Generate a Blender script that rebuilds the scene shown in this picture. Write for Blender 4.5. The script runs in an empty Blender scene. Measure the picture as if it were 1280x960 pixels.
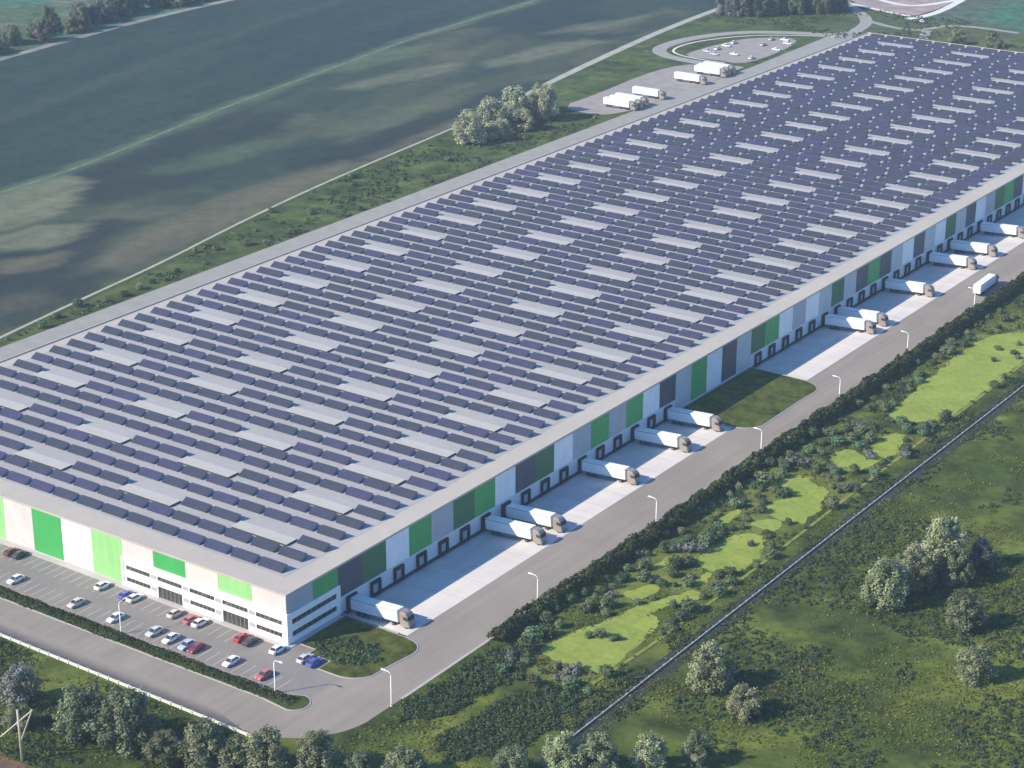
import bpy, math, random
import numpy as np
from mathutils import Matrix, Vector

random.seed(7)
RNG = np.random.default_rng(11)
scene = bpy.context.scene
COL = scene.collection

# ------------------------------------------------------------------ helpers
def tag(o, label=None, cat=None, group=None, kind=None):
    if label: o['label'] = label
    if cat: o['category'] = cat
    if group: o['group'] = group
    if kind: o['kind'] = kind
    return o

def empty(name, loc=(0, 0, 0), rz=0.0, parent=None):
    o = bpy.data.objects.new(name, None)
    o.empty_display_size = 0.5
    o.location = loc
    o.rotation_euler = (0, 0, rz)
    COL.objects.link(o)
    if parent: o.parent = parent
    return o

def copy_tree(o, parent=None):
    c = o.copy()
    COL.objects.link(c)
    c.parent = parent
    for ch in list(o.children):
        copy_tree(ch, c)
    return c

class MB:
    """collects shapes and links them as one mesh object"""
    def __init__(self):
        self.v = []; self.f = []; self.m = []; self.s = []
    def add(self, vs, fs, mi=0, smooth=False):
        b = len(self.v)
        self.v += [tuple(p) for p in vs]
        for f in fs:
            self.f.append([b + i for i in f]); self.m.append(mi); self.s.append(smooth)
        return self
    def box(self, x0, x1, y0, y1, z0, z1, mi=0):
        vs = [(x0,y0,z0),(x1,y0,z0),(x1,y1,z0),(x0,y1,z0),(x0,y0,z1),(x1,y0,z1),(x1,y1,z1),(x0,y1,z1)]
        return self.add(vs, [(0,3,2,1),(4,5,6,7),(0,1,5,4),(1,2,6,5),(2,3,7,6),(3,0,4,7)], mi)
    def cbox(self, x0, x1, y0, y1, z0, z1, c=0.1, mi=0):
        """box with chamfered vertical and top edges"""
        def ring(z, i):
            a, b, e, d = x0+i, x1-i, y0+i, y1-i
            return [(a+c,e,z),(b-c,e,z),(b,e+c,z),(b,d-c,z),(b-c,d,z),(a+c,d,z),(a,d-c,z),(a,e+c,z)]
        return self.loft([ring(z0, 0), ring(z1-c, 0), ring(z1, c*0.8)], mi)
    def loft(self, rings, mi=0, caps=True, smooth=False):
        n = len(rings[0]); vs = [p for r in rings for p in r]; fs = []
        for k in range(len(rings)-1):
            for i in range(n):
                j = (i+1) % n
                fs.append((k*n+i, k*n+j, (k+1)*n+j, (k+1)*n+i))
        b = len(self.v); self.add(vs, fs, mi, smooth)
        if caps:
            for r, fl in ((0, True), (len(rings)-1, False)):
                idx = [b+r*n+i for i in range(n)]
                self.f.append(idx[::-1] if fl else idx); self.m.append(mi); self.s.append(False)
        return self
    def prism(self, poly, z0, z1, mi=0):
        return self.loft([[(x, y, z0) for x, y in poly], [(x, y, z1) for x, y in poly]], mi)
    def tube(self, pts, radii, n=8, mi=0, smooth=True):
        rings = []
        pts = [Vector(p) for p in pts]
        for i, p in enumerate(pts):
            d = (pts[min(i+1, len(pts)-1)] - pts[max(i-1, 0)]).normalized()
            a = d.orthogonal().normalized() if abs(d.z) > .999 else d.cross(Vector((0,0,1))).normalized()
            b = d.cross(a)
            r = radii[i] if hasattr(radii, '__len__') else radii
            rings.append([tuple(p + (a*math.cos(t)+b*math.sin(t))*r) for t in [2*math.pi*k/n for k in range(n)]])
        return self.loft(rings, mi, smooth=smooth)
    def cyl(self, c, axis, r, w, n=16, mi=0):
        a = Vector(axis).normalized(); c = Vector(c)
        return self.tube([c-a*w/2, c-a*w*0.42, c+a*w*0.42, c+a*w/2], [r*.9, r, r, r*.9], n, mi, smooth=False)
    def build(self, name, mats, parent=None):
        me = bpy.data.meshes.new(name)
        me.from_pydata(self.v, [], self.f)
        for m in (mats if isinstance(mats, (list, tuple)) else [mats]): me.materials.append(m)
        me.polygons.foreach_set('material_index', self.m)
        me.polygons.foreach_set('use_smooth', self.s)
        me.update()
        o = bpy.data.objects.new(name, me)
        COL.objects.link(o)
        if parent: o.parent = parent
        return o

def mesh_np(name, V, F, mats, face_attr=None, smooth=False):
    """V (n,3), F (m,4) quads -> mesh"""
    me = bpy.data.meshes.new(name)
    V = np.asarray(V, np.float32); F = np.asarray(F, np.int32)
    k = F.shape[1]
    me.vertices.add(len(V)); me.vertices.foreach_set('co', V.ravel())
    me.loops.add(F.size); me.loops.foreach_set('vertex_index', F.ravel())
    me.polygons.add(len(F))
    me.polygons.foreach_set('loop_start', np.arange(0, F.size, k, dtype=np.int32))
    me.polygons.foreach_set('loop_total', np.full(len(F), k, np.int32))
    for m in (mats if isinstance(mats, (list, tuple)) else [mats]): me.materials.append(m)
    if face_attr is not None:
        a = me.attributes.new('tint', 'FLOAT', 'FACE')
        a.data.foreach_set('value', np.asarray(face_attr, np.float32))
    me.polygons.foreach_set('use_smooth', np.full(len(F), bool(smooth)))
    me.update(calc_edges=True)
    return me

def link_mesh(name, me, parent=None):
    o = bpy.data.objects.new(name, me); COL.objects.link(o)
    if parent: o.parent = parent
    return o

# numpy value noise
_perm = np.random.default_rng(3).random((256, 256))
def vnoise(x, y):
    xi = np.floor(x).astype(int); yi = np.floor(y).astype(int)
    fx = x-xi; fy = y-yi
    fx = fx*fx*(3-2*fx); fy = fy*fy*(3-2*fy)
    g = lambda a, b: _perm[a & 255, b & 255]
    return (g(xi,yi)*(1-fx)+g(xi+1,yi)*fx)*(1-fy)+(g(xi,yi+1)*(1-fx)+g(xi+1,yi+1)*fx)*fy
def fbm(x, y, o=4):
    s = 0; a = 0.5; t = 0
    for i in range(o):
        s = s+a*vnoise(x*2**i+17.3*i, y*2**i+5.1*i); t += a; a *= 0.5
    return s/t
def sstep(a, b, x):
    t = np.clip((x-a)/(b-a), 0, 1); return t*t*(3-2*t)
def seg_dist(px, py, pts):
    d = np.full(px.shape, 1e9)
    for (x0, y0), (x1, y1) in zip(pts[:-1], pts[1:]):
        dx, dy = x1-x0, y1-y0; L = dx*dx+dy*dy+1e-9
        t = np.clip(((px-x0)*dx+(py-y0)*dy)/L, 0, 1)
        d = np.minimum(d, np.hypot(px-x0-t*dx, py-y0-t*dy))
    return d
def inside(px, py, poly):
    c = np.zeros(px.shape, bool); n = len(poly)
    for i in range(n):
        x0, y0 = poly[i]; x1, y1 = poly[(i+1) % n]
        if y0 == y1: continue
        k = ((y0 > py) != (y1 > py)) & (px < (x1-x0)*(py-y0)/(y1-y0)+x0)
        c ^= k
    return c
def sdist(px, py, poly):
    d = seg_dist(px, py, list(poly)+[poly[0]])
    return np.where(inside(px, py, poly), -d, d)
def smooth_poly(poly, it=2):
    for _ in range(it):
        q = []
        for i in range(len(poly)):
            a = poly[i]; b = poly[(i+1) % len(poly)]
            q.append((a[0]*.75+b[0]*.25, a[1]*.75+b[1]*.25)); q.append((a[0]*.25+b[0]*.75, a[1]*.25+b[1]*.75))
        poly = q
    return poly
def smooth_line(pts, it=2):
    for _ in range(it):
        q = [pts[0]]
        for a, b in zip(pts[:-1], pts[1:]):
            q.append((a[0]*.75+b[0]*.25, a[1]*.75+b[1]*.25)); q.append((a[0]*.25+b[0]*.75, a[1]*.25+b[1]*.75))
        q.append(pts[-1]); pts = q
    return pts
def ribbon(mb, pts, w, z, mi=0):
    """flat strip following pts; w number or list"""
    n = len(pts); L = []; Rr = []
    for i, (x, y) in enumerate(pts):
        a = pts[max(i-1, 0)]; b = pts[min(i+1, n-1)]
        dx, dy = b[0]-a[0], b[1]-a[1]; l = math.hypot(dx, dy) or 1
        ww = (w[i] if hasattr(w, '__len__') else w)/2
        L.append((x-dy/l*ww, y+dx/l*ww, z)); Rr.append((x+dy/l*ww, y-dx/l*ww, z))
    mb.add(L+Rr, [(i, n+i, n+i+1, i+1)[::1] for i in range(n-1)], mi)
    return mb

# ------------------------------------------------------------------ materials
def new_mat(name):
    m = bpy.data.materials.new(name); m.use_nodes = True
    nt = m.node_tree; b = nt.nodes['Principled BSDF']
    return m, nt, b

def mat(name, col, rough=0.7, spec=0.3, var=0.12, scale=0.4, metal=0.0, bump=0.0, detail=5, streak=None, var2=0.0, scale2=0.03):
    """plain surface with procedural unevenness (object coordinates, metres)"""
    m, nt, b = new_mat(name); N = nt.nodes; L = nt.links
    tc = N.new('ShaderNodeTexCoord'); src = tc.outputs['Object']
    if streak:
        mp = N.new('ShaderNodeMapping'); mp.inputs['Scale'].default_value = streak
        L.new(src, mp.inputs['Vector']); src = mp.outputs['Vector']
    nz = N.new('ShaderNodeTexNoise'); nz.inputs['Scale'].default_value = scale; nz.inputs['Detail'].default_value = detail
    L.new(src, nz.inputs['Vector'])
    mr = N.new('ShaderNodeMapRange'); mr.inputs['From Min'].default_value = .25; mr.inputs['From Max'].default_value = .75
    mr.inputs['To Min'].default_value = 1-var; mr.inputs['To Max'].default_value = 1+var
    L.new(nz.outputs['Fac'], mr.inputs['Value'])
    fac = mr.outputs['Result']
    if var2:
        n2 = N.new('ShaderNodeTexNoise'); n2.inputs['Scale'].default_value = scale2; n2.inputs['Detail'].default_value = 3
        L.new(tc.outputs['Object'], n2.inputs['Vector'])
        m2 = N.new('ShaderNodeMapRange'); m2.inputs['From Min'].default_value = .3; m2.inputs['From Max'].default_value = .7
        m2.inputs['To Min'].default_value = 1-var2; m2.inputs['To Max'].default_value = 1+var2
        L.new(n2.outputs['Fac'], m2.inputs['Value'])
        mm = N.new('ShaderNodeMath'); mm.operation = 'MULTIPLY'; L.new(fac, mm.inputs[0]); L.new(m2.outputs['Result'], mm.inputs[1]); fac = mm.outputs[0]
    mx = N.new('ShaderNodeVectorMath'); mx.operation = 'SCALE'; mx.inputs[0].default_value = col
    L.new(fac, mx.inputs['Scale']); L.new(mx.outputs['Vector'], b.inputs['Base Color'])
    b.inputs['Roughness'].default_value = rough; b.inputs['Metallic'].default_value = metal
    b.inputs['Specular IOR Level'].default_value = spec
    if bump:
        bp = N.new('ShaderNodeBump'); bp.inputs['Strength'].default_value = bump; bp.inputs['Distance'].default_value = 0.2
        L.new(nz.outputs['Fac'], bp.inputs['Height']); L.new(bp.outputs['Normal'], b.inputs['Normal'])
    return m

def leaf_mat(name, c0, c1, c2, trans=0.12, objvar=0.25):
    """leaf colour from the per-leaf 'tint' attribute, varied per plant"""
    m, nt, b = new_mat(name); N = nt.nodes; L = nt.links
    at = N.new('ShaderNodeAttribute'); at.attribute_name = 'tint'
    cr = N.new('ShaderNodeValToRGB'); e = cr.color_ramp.elements
    e[0].position = 0.0; e[0].color = (*c0, 1); e[1].position = 1.0; e[1].color = (*c2, 1)
    k = e.new(0.5); k.color = (*c1, 1)
    L.new(at.outputs['Fac'], cr.inputs['Fac'])
    oi = N.new('ShaderNodeObjectInfo')
    mr = N.new('ShaderNodeMapRange'); mr.inputs['To Min'].default_value = 1-objvar; mr.inputs['To Max'].default_value = 1+objvar
    L.new(oi.outputs['Random'], mr.inputs['Value'])
    sc = N.new('ShaderNodeVectorMath'); sc.operation = 'SCALE'
    L.new(cr.outputs['Color'], sc.inputs[0]); L.new(mr.outputs['Result'], sc.inputs['Scale'])
    hs = N.new('ShaderNodeHueSaturation'); wn_ = N.new('ShaderNodeTexWhiteNoise'); wn_.noise_dimensions = '1D'; L.new(oi.outputs['Random'], wn_.inputs['W'])
    hr = N.new('ShaderNodeMapRange'); hr.inputs['To Min'].default_value = .5-.12*objvar; hr.inputs['To Max'].default_value = .5+.10*objvar
    L.new(wn_.outputs['Value'], hr.inputs['Value']); L.new(hr.outputs['Result'], hs.inputs['Hue']); L.new(sc.outputs['Vector'], hs.inputs['Color']); sc = hs
    L.new(sc.outputs[0], b.inputs['Base Color'])
    b.inputs['Roughness'].default_value = 0.75; b.inputs['Specular IOR Level'].default_value = 0.15
    if trans:
        out = N['Material Output']; tr = N.new('ShaderNodeBsdfTranslucent'); mi = N.new('ShaderNodeMixShader')
        L.new(sc.outputs[0], tr.inputs['Color']); mi.inputs['Fac'].default_value = trans
        L.new(b.outputs['BSDF'], mi.inputs[1]); L.new(tr.outputs['BSDF'], mi.inputs[2]); L.new(mi.outputs['Shader'], out.inputs['Surface'])
    return m

M = {}
M['roof'] = mat('roof_sheet', (.465, .418, .352), .6, .3, .05, .25, var2=.05, scale2=.02)
M['membrane'] = mat('roof_membrane', (.375, .365, .35), .6, .3, .07, .5, var2=.06, scale2=.03)
M['skylight'] = mat('skylight_sheet', (.475, .45, .40), .5, .4, .06, .6)
M['wall'] = mat('wall_sheet', (.62, .63, .63), .5, .35, .05, .5, streak=(1, 1, .15))
def clad(name, c): return mat(name, c, .5, .35, .10, 2.2, streak=(1.6, 1.6, .05), bump=.15, var2=.05, scale2=.25)
M['white'] = clad('white_cladding', (.84, .82, .81))
M['light'] = clad('light_grey_cladding', (.50, .52, .52))
M['lav'] = clad('mid_grey_cladding', (.41, .41, .43))
M['warm'] = clad('warm_grey_cladding', (.60, .545, .50))
M['slate'] = clad('slate_cladding', (.075, .075, .095))
M['dkgreen'] = clad('dark_green_cladding', (.04, .15, .055))
M['green'] = clad('green_cladding', (.055, .35, .085))
M['ltgreen'] = clad('light_green_cladding', (.27, .54, .20))
M['frame'] = mat('white_render', (.85, .835, .81), .6, .3, .03, .6)
M['glass'] = mat('window_glass', (.06, .055, .05), .12, .6, .3, .35)
M['mullion'] = mat('window_mullion', (.3, .3, .29), .5, .3, .05)
M['dark'] = mat('black_rubber', (.03, .033, .04), .8, .2, .2, 1)
M['plinth'] = mat('shaded_plinth', (.06, .065, .075), .8, .2, .2, .6)
M['door'] = mat('grey_door_sheet', (.38, .42, .45), .5, .4, .05, .8)
M['asphalt'] = mat('pale_asphalt', (.275, .24, .205), .9, .2, .09, .55, streak=(1, .035, 1), var2=.08, scale2=.06)
M['lot'] = mat('lot_asphalt', (.23, .212, .195), .9, .2, .07, .6, var2=.09, scale2=.08)
M['concrete'] = mat('apron_concrete', (.62, .575, .53), .85, .25, .07, .5, streak=(.06, 1, 1), var2=.06, scale2=.12)
M['paving'] = mat('pale_paving', (.46, .43, .41), .9, .2, .06, .8)
M['kerb'] = mat('kerb_stone', (.42, .40, .37), .9, .2, .08, .8)
M['paint'] = mat('white_paint', (.50, .49, .47), .8, .2, .2, 1.5)
M['gravel'] = mat('dark_gravel', (.085, .08, .08), .95, .1, .3, .5)
M['path'] = mat('pale_path', (.36, .36, .31), .95, .1, .18, .12)
M['farroad'] = mat('far_road', (.30, .295, .27), .95, .1, .1, .2)
M['red_earth'] = mat('red_earth', (.33, .265, .245), .95, .1, .35, .12)
M['yard'] = mat('yard_gravel', (.30, .27, .255), .95, .1, .15, .2)
M['brown'] = mat('brown_track', (.15, .095, .065), .95, .1, .25, .4)
M['wallcap'] = mat('pale_concrete_wall', (.66, .65, .60), .8, .2, .08, 1)
M['metalw'] = mat('white_painted_metal', (.82, .81, .78), .4, .4, .04, 1)
M['wallgrey'] = mat('grey_concrete_wall', (.40, .41, .41), .8, .2, .15, .8)
M['wood'] = mat('weathered_wood', (.55, .46, .34), .85, .2, .2, 2, streak=(1, 1, .1))
M['trailer'] = mat('white_trailer_sheet', (.83, .83, .82), .35, .45, .03, .7)
M['rail'] = mat('grey_trailer_rail', (.16, .18, .21), .5, .4, .1, 1)
M['cab'] = mat('grey_brown_cab_paint', (.30, .255, .225), .3, .5, .06, 1)
M['tyre'] = mat('tyre_rubber', (.02, .02, .022), .9, .2, .2, 2)
M['bark'] = mat('bark', (.10, .08, .06), .95, .1, .3, 2, bump=.3)

def grassy(name, a, b, scale=.25, big=.03, bump=.6):
    m, nt, bs = new_mat(name); N = nt.nodes; L = nt.links
    tc = N.new('ShaderNodeTexCoord')
    n1 = N.new('ShaderNodeTexNoise'); n1.inputs['Scale'].default_value = big; n1.inputs['Detail'].default_value = 6; n1.inputs['Roughness'].default_value = .65
    n2 = N.new('ShaderNodeTexNoise'); n2.inputs['Scale'].default_value = scale; n2.inputs['Detail'].default_value = 8; n2.inputs['Roughness'].default_value = .7
    for n in (n1, n2): L.new(tc.outputs['Object'], n.inputs['Vector'])
    ad = N.new('ShaderNodeMath'); ad.operation = 'MULTIPLY_ADD'; ad.inputs[1].default_value = .55
    L.new(n2.outputs['Fac'], ad.inputs[0])
    h = N.new('ShaderNodeMath'); h.operation = 'MULTIPLY'; h.inputs[1].default_value = .45
    L.new(n1.outputs['Fac'], h.inputs[0]); L.new(h.outputs[0], ad.inputs[2])
    cr = N.new('ShaderNodeValToRGB'); e = cr.color_ramp.elements
    e[0].position = .36; e[0].color = (*a, 1); e[1].position = .64; e[1].color = (*b, 1)
    L.new(ad.outputs[0], cr.inputs['Fac']); L.new(cr.outputs['Color'], bs.inputs['Base Color'])
    bs.inputs['Roughness'].default_value = .95; bs.inputs['Specular IOR Level'].default_value = .1
    bp = N.new('ShaderNodeBump'); bp.inputs['Strength'].default_value = bump; bp.inputs['Distance'].default_value = .5
    L.new(n2.outputs['Fac'], bp.inputs['Height']); L.new(bp.outputs['Normal'], bs.inputs['Normal'])
    return m
M['lawn'] = grassy('mown_lawn', (.175, .235, .042), (.315, .365, .08), .6, .12, .15)
M['island'] = grassy('island_grass', (.018, .03, .008), (.125, .145, .03), .45, .12, .8)
M['hedgebed'] = grassy('hedge_bed', (.03, .045, .015), (.09, .11, .03), .5, .1, .5)

# solar cells: dark blue-violet glass, faint module joints from the UV
def solar_mat():
    m, nt, b = new_mat('solar_cells'); N = nt.nodes; L = nt.links
    uv = N.new('ShaderNodeUVMap'); uv.uv_map = 'UVMap'
    sp = N.new('ShaderNodeSeparateXYZ'); L.new(uv.outputs['UV'], sp.inputs[0])
    mu = N.new('ShaderNodeMath'); mu.operation = 'MULTIPLY'; mu.inputs[1].default_value = 7.0; L.new(sp.outputs['X'], mu.inputs[0])
    fr = N.new('ShaderNodeMath'); fr.operation = 'FRACT'; L.new(mu.outputs[0], fr.inputs[0])
    lt = N.new('ShaderNodeMath'); lt.operation = 'LESS_THAN'; lt.inputs[1].default_value = .05; L.new(fr.outputs[0], lt.inputs[0])
    at = N.new('ShaderNodeAttribute'); at.attribute_name = 'tint'
    cr = N.new('ShaderNodeValToRGB'); e = cr.color_ramp.elements
    e[0].color = (.040, .046, .066, 1); e[1].color = (.048, .048, .098, 1)
    k = e.new(.6); k.color = (.043, .046, .077, 1)
    L.new(at.outputs['Fac'], cr.inputs['Fac'])
    tc = N.new('ShaderNodeTexCoord'); nz = N.new('ShaderNodeTexNoise'); nz.inputs['Scale'].default_value = .35; nz.inputs['Detail'].default_value = 2
    L.new(tc.outputs['Object'], nz.inputs['Vector'])
    mr = N.new('ShaderNodeMapRange'); mr.inputs['To Min'].default_value = .7; mr.inputs['To Max'].default_value = 1.35; L.new(nz.outputs['Fac'], mr.inputs['Value'])
    sc = N.new('ShaderNodeVectorMath'); sc.operation = 'SCALE'; L.new(cr.outputs['Color'], sc.inputs[0]); L.new(mr.outputs['Result'], sc.inputs['Scale'])
    mx = N.new('ShaderNodeMix'); mx.data_type = 'RGBA'; mx.inputs['B'].default_value = (.12, .12, .15, 1)
    L.new(lt.outputs[0], mx.inputs['Factor']); L.new(sc.outputs['Vector'], mx.inputs['A'])
    L.new(mx.outputs['Result'], b.inputs['Base Color'])
    b.inputs['Roughness'].default_value = .34; b.inputs['Specular IOR Level'].default_value = .3
    return m
M['solar'] = solar_mat()
M['solarframe'] = mat('dark_support_steel', (.05, .05, .06), .6, .3, .15, 1)

# foliage
LF = {
 'willow': leaf_mat('pale_willow_leaves', (.115, .13, .065), (.225, .245, .13), (.37, .39, .22)),
 'pale': leaf_mat('far_pale_leaves', (.19, .21, .125), (.32, .34, .21), (.43, .45, .29), objvar=.1),
 'tree': leaf_mat('grey_green_leaves', (.075, .098, .05), (.15, .178, .095), (.26, .285, .165)),
 'shrub': leaf_mat('shrub_leaves', (.058, .092, .042), (.11, .155, .075), (.185, .225, .12), objvar=.4),
 'hedge': leaf_mat('hedge_leaves', (.022, .035, .016), (.05, .07, .028), (.11, .125, .045), objvar=.1),
 'cover': leaf_mat('ground_cover_leaves', (.026, .05, .024), (.054, .088, .040), (.10, .135, .062), objvar=.1),
 'grass': leaf_mat('grass_blades', (.06, .08, .018), (.13, .15, .03), (.22, .225, .05), objvar=.05),
 'violet': leaf_mat('violet_grey_leaves', (.085, .09, .075), (.16, .165, .14), (.25, .255, .22)),
}

# ------------------------------------------------------------------ the ground: one sheet to the horizon
W, LEN, H = 158.3, 608.0, 12.0
PATH = [(-150, -300), (-175, -100), (-190, 20), (-196.8, 81.4), (-199.6, 96.5), (-205.5, 135.3), (-211, 177.1), (-220.2, 223.4), (-228, 272), (-233, 315.2), (-239, 375.8), (-246.5, 434.1), (-255, 482.6), (-267, 563.4), (-274.5, 628.8), (-278.2, 693.5), (-279, 730.5), (-286, 900), (-310, 1300)]
FIELD_LINE = [(-285, -100), (-310, 120), (-321.9, 205.7), (-322.5, 236.9), (-332.4, 292.8), (-344.3, 364.5), (-354.2, 431.1), (-366, 521.9), (-370.5, 609.7), (-380, 900)]
FAR_EDGE = [(-440, -100), (-492, 330), (-497, 362), (-504, 423.5), (-509, 484), (-508, 560), (-512, 900)]
def x_on(line, y):
    ys = np.array([p[1] for p in line]); xs = np.array([p[0] for p in line])
    return np.interp(y, ys, xs)

def ground_colour(x, y):
    mix3 = lambda a, b, t: a*(1-t[..., None])+np.asarray(b)*t[..., None]
    n = fbm(x*.05, y*.05, 5); n2 = fbm(x*.16+40, y*.16, 4)
    c = np.zeros(x.shape+(3,)) + np.array([.056, .082, .018])
    c = mix3(c, (.142, .172, .032), sstep(.42, .66, .6*n+.4*n2))
    c = mix3(c, (.03, .045, .018), sstep(.52, .70, fbm(x*.09-20, y*.09+9, 4))*.6)
    bl_ = sstep(40, 46, x)*(1-sstep(62, 67, x))*sstep(14, 24, y)*(y < 620)
    c = mix3(c, (.15, .175, .042), bl_*sstep(.42, .56, fbm(x*.09+7, y*.09+77, 4))*.9)
    # left meadow, fresher green
    pl = x_on(PATH, y)
    lm = sstep(-2, 2, x-pl)*(x < -160)
    c = mix3(c, (.075, .105, .035), lm*.75)
    c = mix3(c, (.03, .048, .02), lm*sstep(.48, .6, n2)*.7)
    # dark fields beyond the path; the drill rows run along +Y
    f = 1-sstep(-1.5, 1.5, x-pl+1.0)
    wx = x+14*(fbm(x*.03, y*.03, 3)-.5); wy = y+40*(fbm(x*.02+7, y*.02, 3)-.5)
    st = fbm((wx+.12*wy)*.06, wy*.010, 4); st2 = fbm((x+.12*y)*.30, y*.03+3, 3)
    fc = np.zeros(c.shape)+np.array([.023, .046, .040])
    fc = mix3(fc, (.033, .058, .046), sstep(.42, .70, st)*.8)
    fc = mix3(fc, (.019, .036, .036), sstep(.5, .8, st2)*.4)
    near = sstep(-6, 14, x-x_on(FIELD_LINE, y))
    fc = mix3(fc, (.056, .072, .048), near*(.35+.65*sstep(.42, .60, st)))
    fc = mix3(fc, (.105, .112, .072), near*sstep(.52, .66, fbm(wx*.05+30, wy*.020+9, 4))*.55)
    fc = mix3(fc, (.024, .036, .037), near*sstep(.50, .62, fbm(wx*.028+60, wy*.012, 4))*.9)
    def patch(poly, col, a, soft=3.5, rough=.0):
        nonlocal fc
        d = sdist(.6*wx+.4*x, .6*wy+.4*y, poly)+7*(st2-.5)
        fc = mix3(fc, col, (1-sstep(-soft*.6, soft*.6, d))*np.clip(a*1.1*(.6+.8*(st2-.2)), 0, 1))
    pale = (.185, .195, .12); tan = (.155, .14, .09); green = (.085, .125, .065)
    patch([(-322, 205), (-316, 236), (-298, 230), (-282, 205), (-282, 180), (-300, 165)], pale, .75)
    patch([(-280, 165), (-276, 190), (-262, 196), (-252, 180), (-262, 160)], pale, .7, 4)
    patch([(-258, 150), (-246, 176), (-238, 160), (-248, 140)], tan, .65, 4)
    patch([(-348, 425), (-364, 470), (-352, 505), (-338, 490), (-340, 440)], green, .8, 5)
    patch([(-326, 405), (-324, 440), (-318, 475), (-310, 490), (-306, 450), (-316, 415)], pale, .55, 5)
    patch([(-306, 500), (-300, 545), (-292, 566), (-285, 566), (-283, 540), (-287, 505), (-297, 486)], pale, .55, 5)
    patch([(-318, 560), (-318, 600), (-300, 640), (-296, 610)], pale, .45, 6)
    patch([(-216, 165), (-222, 230), (-230, 272), (-233, 318), (-246, 322), (-250, 262), (-244, 205), (-228, 165)], tan, .62, 7)
    patch([(-232, 318), (-238, 375), (-246, 432), (-253, 425), (-247, 370), (-240, 318)], tan, .6, 5)
    patch([(-216, 60), (-212, 130), (-226, 140), (-240, 90)], tan, .3, 8)
    patch([(-297, 250), (-298, 300), (-288, 330), (-280, 300), (-282, 255)], green, .5, 8)
    patch([(-278, 340), (-282, 400), (-268, 440), (-262, 380)], green, .35, 8)
    d = np.abs(x-x_on(FIELD_LINE, y)-3*(vnoise(y*.05, y*0)-.5))
    fc = mix3(fc, (.10, .14, .085), (1-sstep(1.5, 5.5, d))*(.5+.5*vnoise(x*.02, y*.06)))
    patch([(-330, 262), (-324, 262), (-334, 300), (-346, 372), (-357, 440), (-350, 440), (-338, 364)], green, .5, 4)
    d = np.abs(x-x_on(FIELD_LINE, y)+62+.05*y)
    fc = mix3(fc, (.05, .07, .055), (1-sstep(2, 9, d))*.6)
    fe = x_on(FAR_EDGE, y)
    fx = 1-sstep(-2, 2, x-fe)
    far = np.zeros(c.shape)+np.array([.075, .115, .06])
    far = mix3(far, (.15, .16, .12), sstep(.5, .7, n))
    far = mix3(far, (.06, .14, .085), sstep(.5, .65, fbm(x*.03+90, y*.03, 3)))
    fc = mix3(fc, far, fx)
    c = c*(1-f[..., None])+fc*f[..., None]
    # ground beyond the far end of the warehouse
    e = sstep(612, 640, y)*(x > -205)
    c = mix3(c, (.085, .105, .055), e*.6)
    d = sdist(x, y, [(-171, 708), (-178, 746), (-172, 800), (-60, 900), (60, 800), (-40, 640), (-115, 700), (-142, 716), (-153, 704)])+14*(n-.5)
    c = mix3(c, (.085, .115, .085), (1-sstep(-5, 5, d))*.9)
    d = sdist(x, y, [(-156, 735), (-158, 775), (-120, 860), (20, 760), (-20, 670), (-119, 712), (-138, 722)])+16*(n2-.5)
    c = mix3(c, (.05, .15, .085), (1-sstep(-6, 6, d))*.85)
    return c, 1-.55*f*(1-fx)

DIPS = [(-0.9, 18.3, 18.0, 162.6), (-0.9, 18.3, 206.4, 600.0)]       # the sunk loading yards
gx = np.unique(np.concatenate([[-4000, -2200, -1400, -1000], np.arange(-820, 260, 4.0), [300, 420, 700, 1200, 2500, 4000], [-1.2, -0.9, 18.3, 18.5]]))
gy = np.unique(np.concatenate([[-4000, -2200, -1200, -700, -420, -240], np.arange(-160, 900, 4.0), [960, 1100, 1400, 2200, 4000], [17.8, 18.0, 162.6, 162.8, 206.2, 206.4, 600, 600.2]]))
X, Y = np.meshgrid(gx, gy)
Z = np.zeros_like(X)
for a, b, c_, d_ in DIPS:
    Z[(X >= a-1e-6) & (X <= b+1e-6) & (Y >= c_-1e-6) & (Y <= d_+1e-6)] = -1.6
ny, nx = X.shape
idx = np.arange(nx*ny).reshape(ny, nx)
F = np.stack([idx[:-1, :-1], idx[:-1, 1:], idx[1:, 1:], idx[1:, :-1]], -1).reshape(-1, 4)
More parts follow.
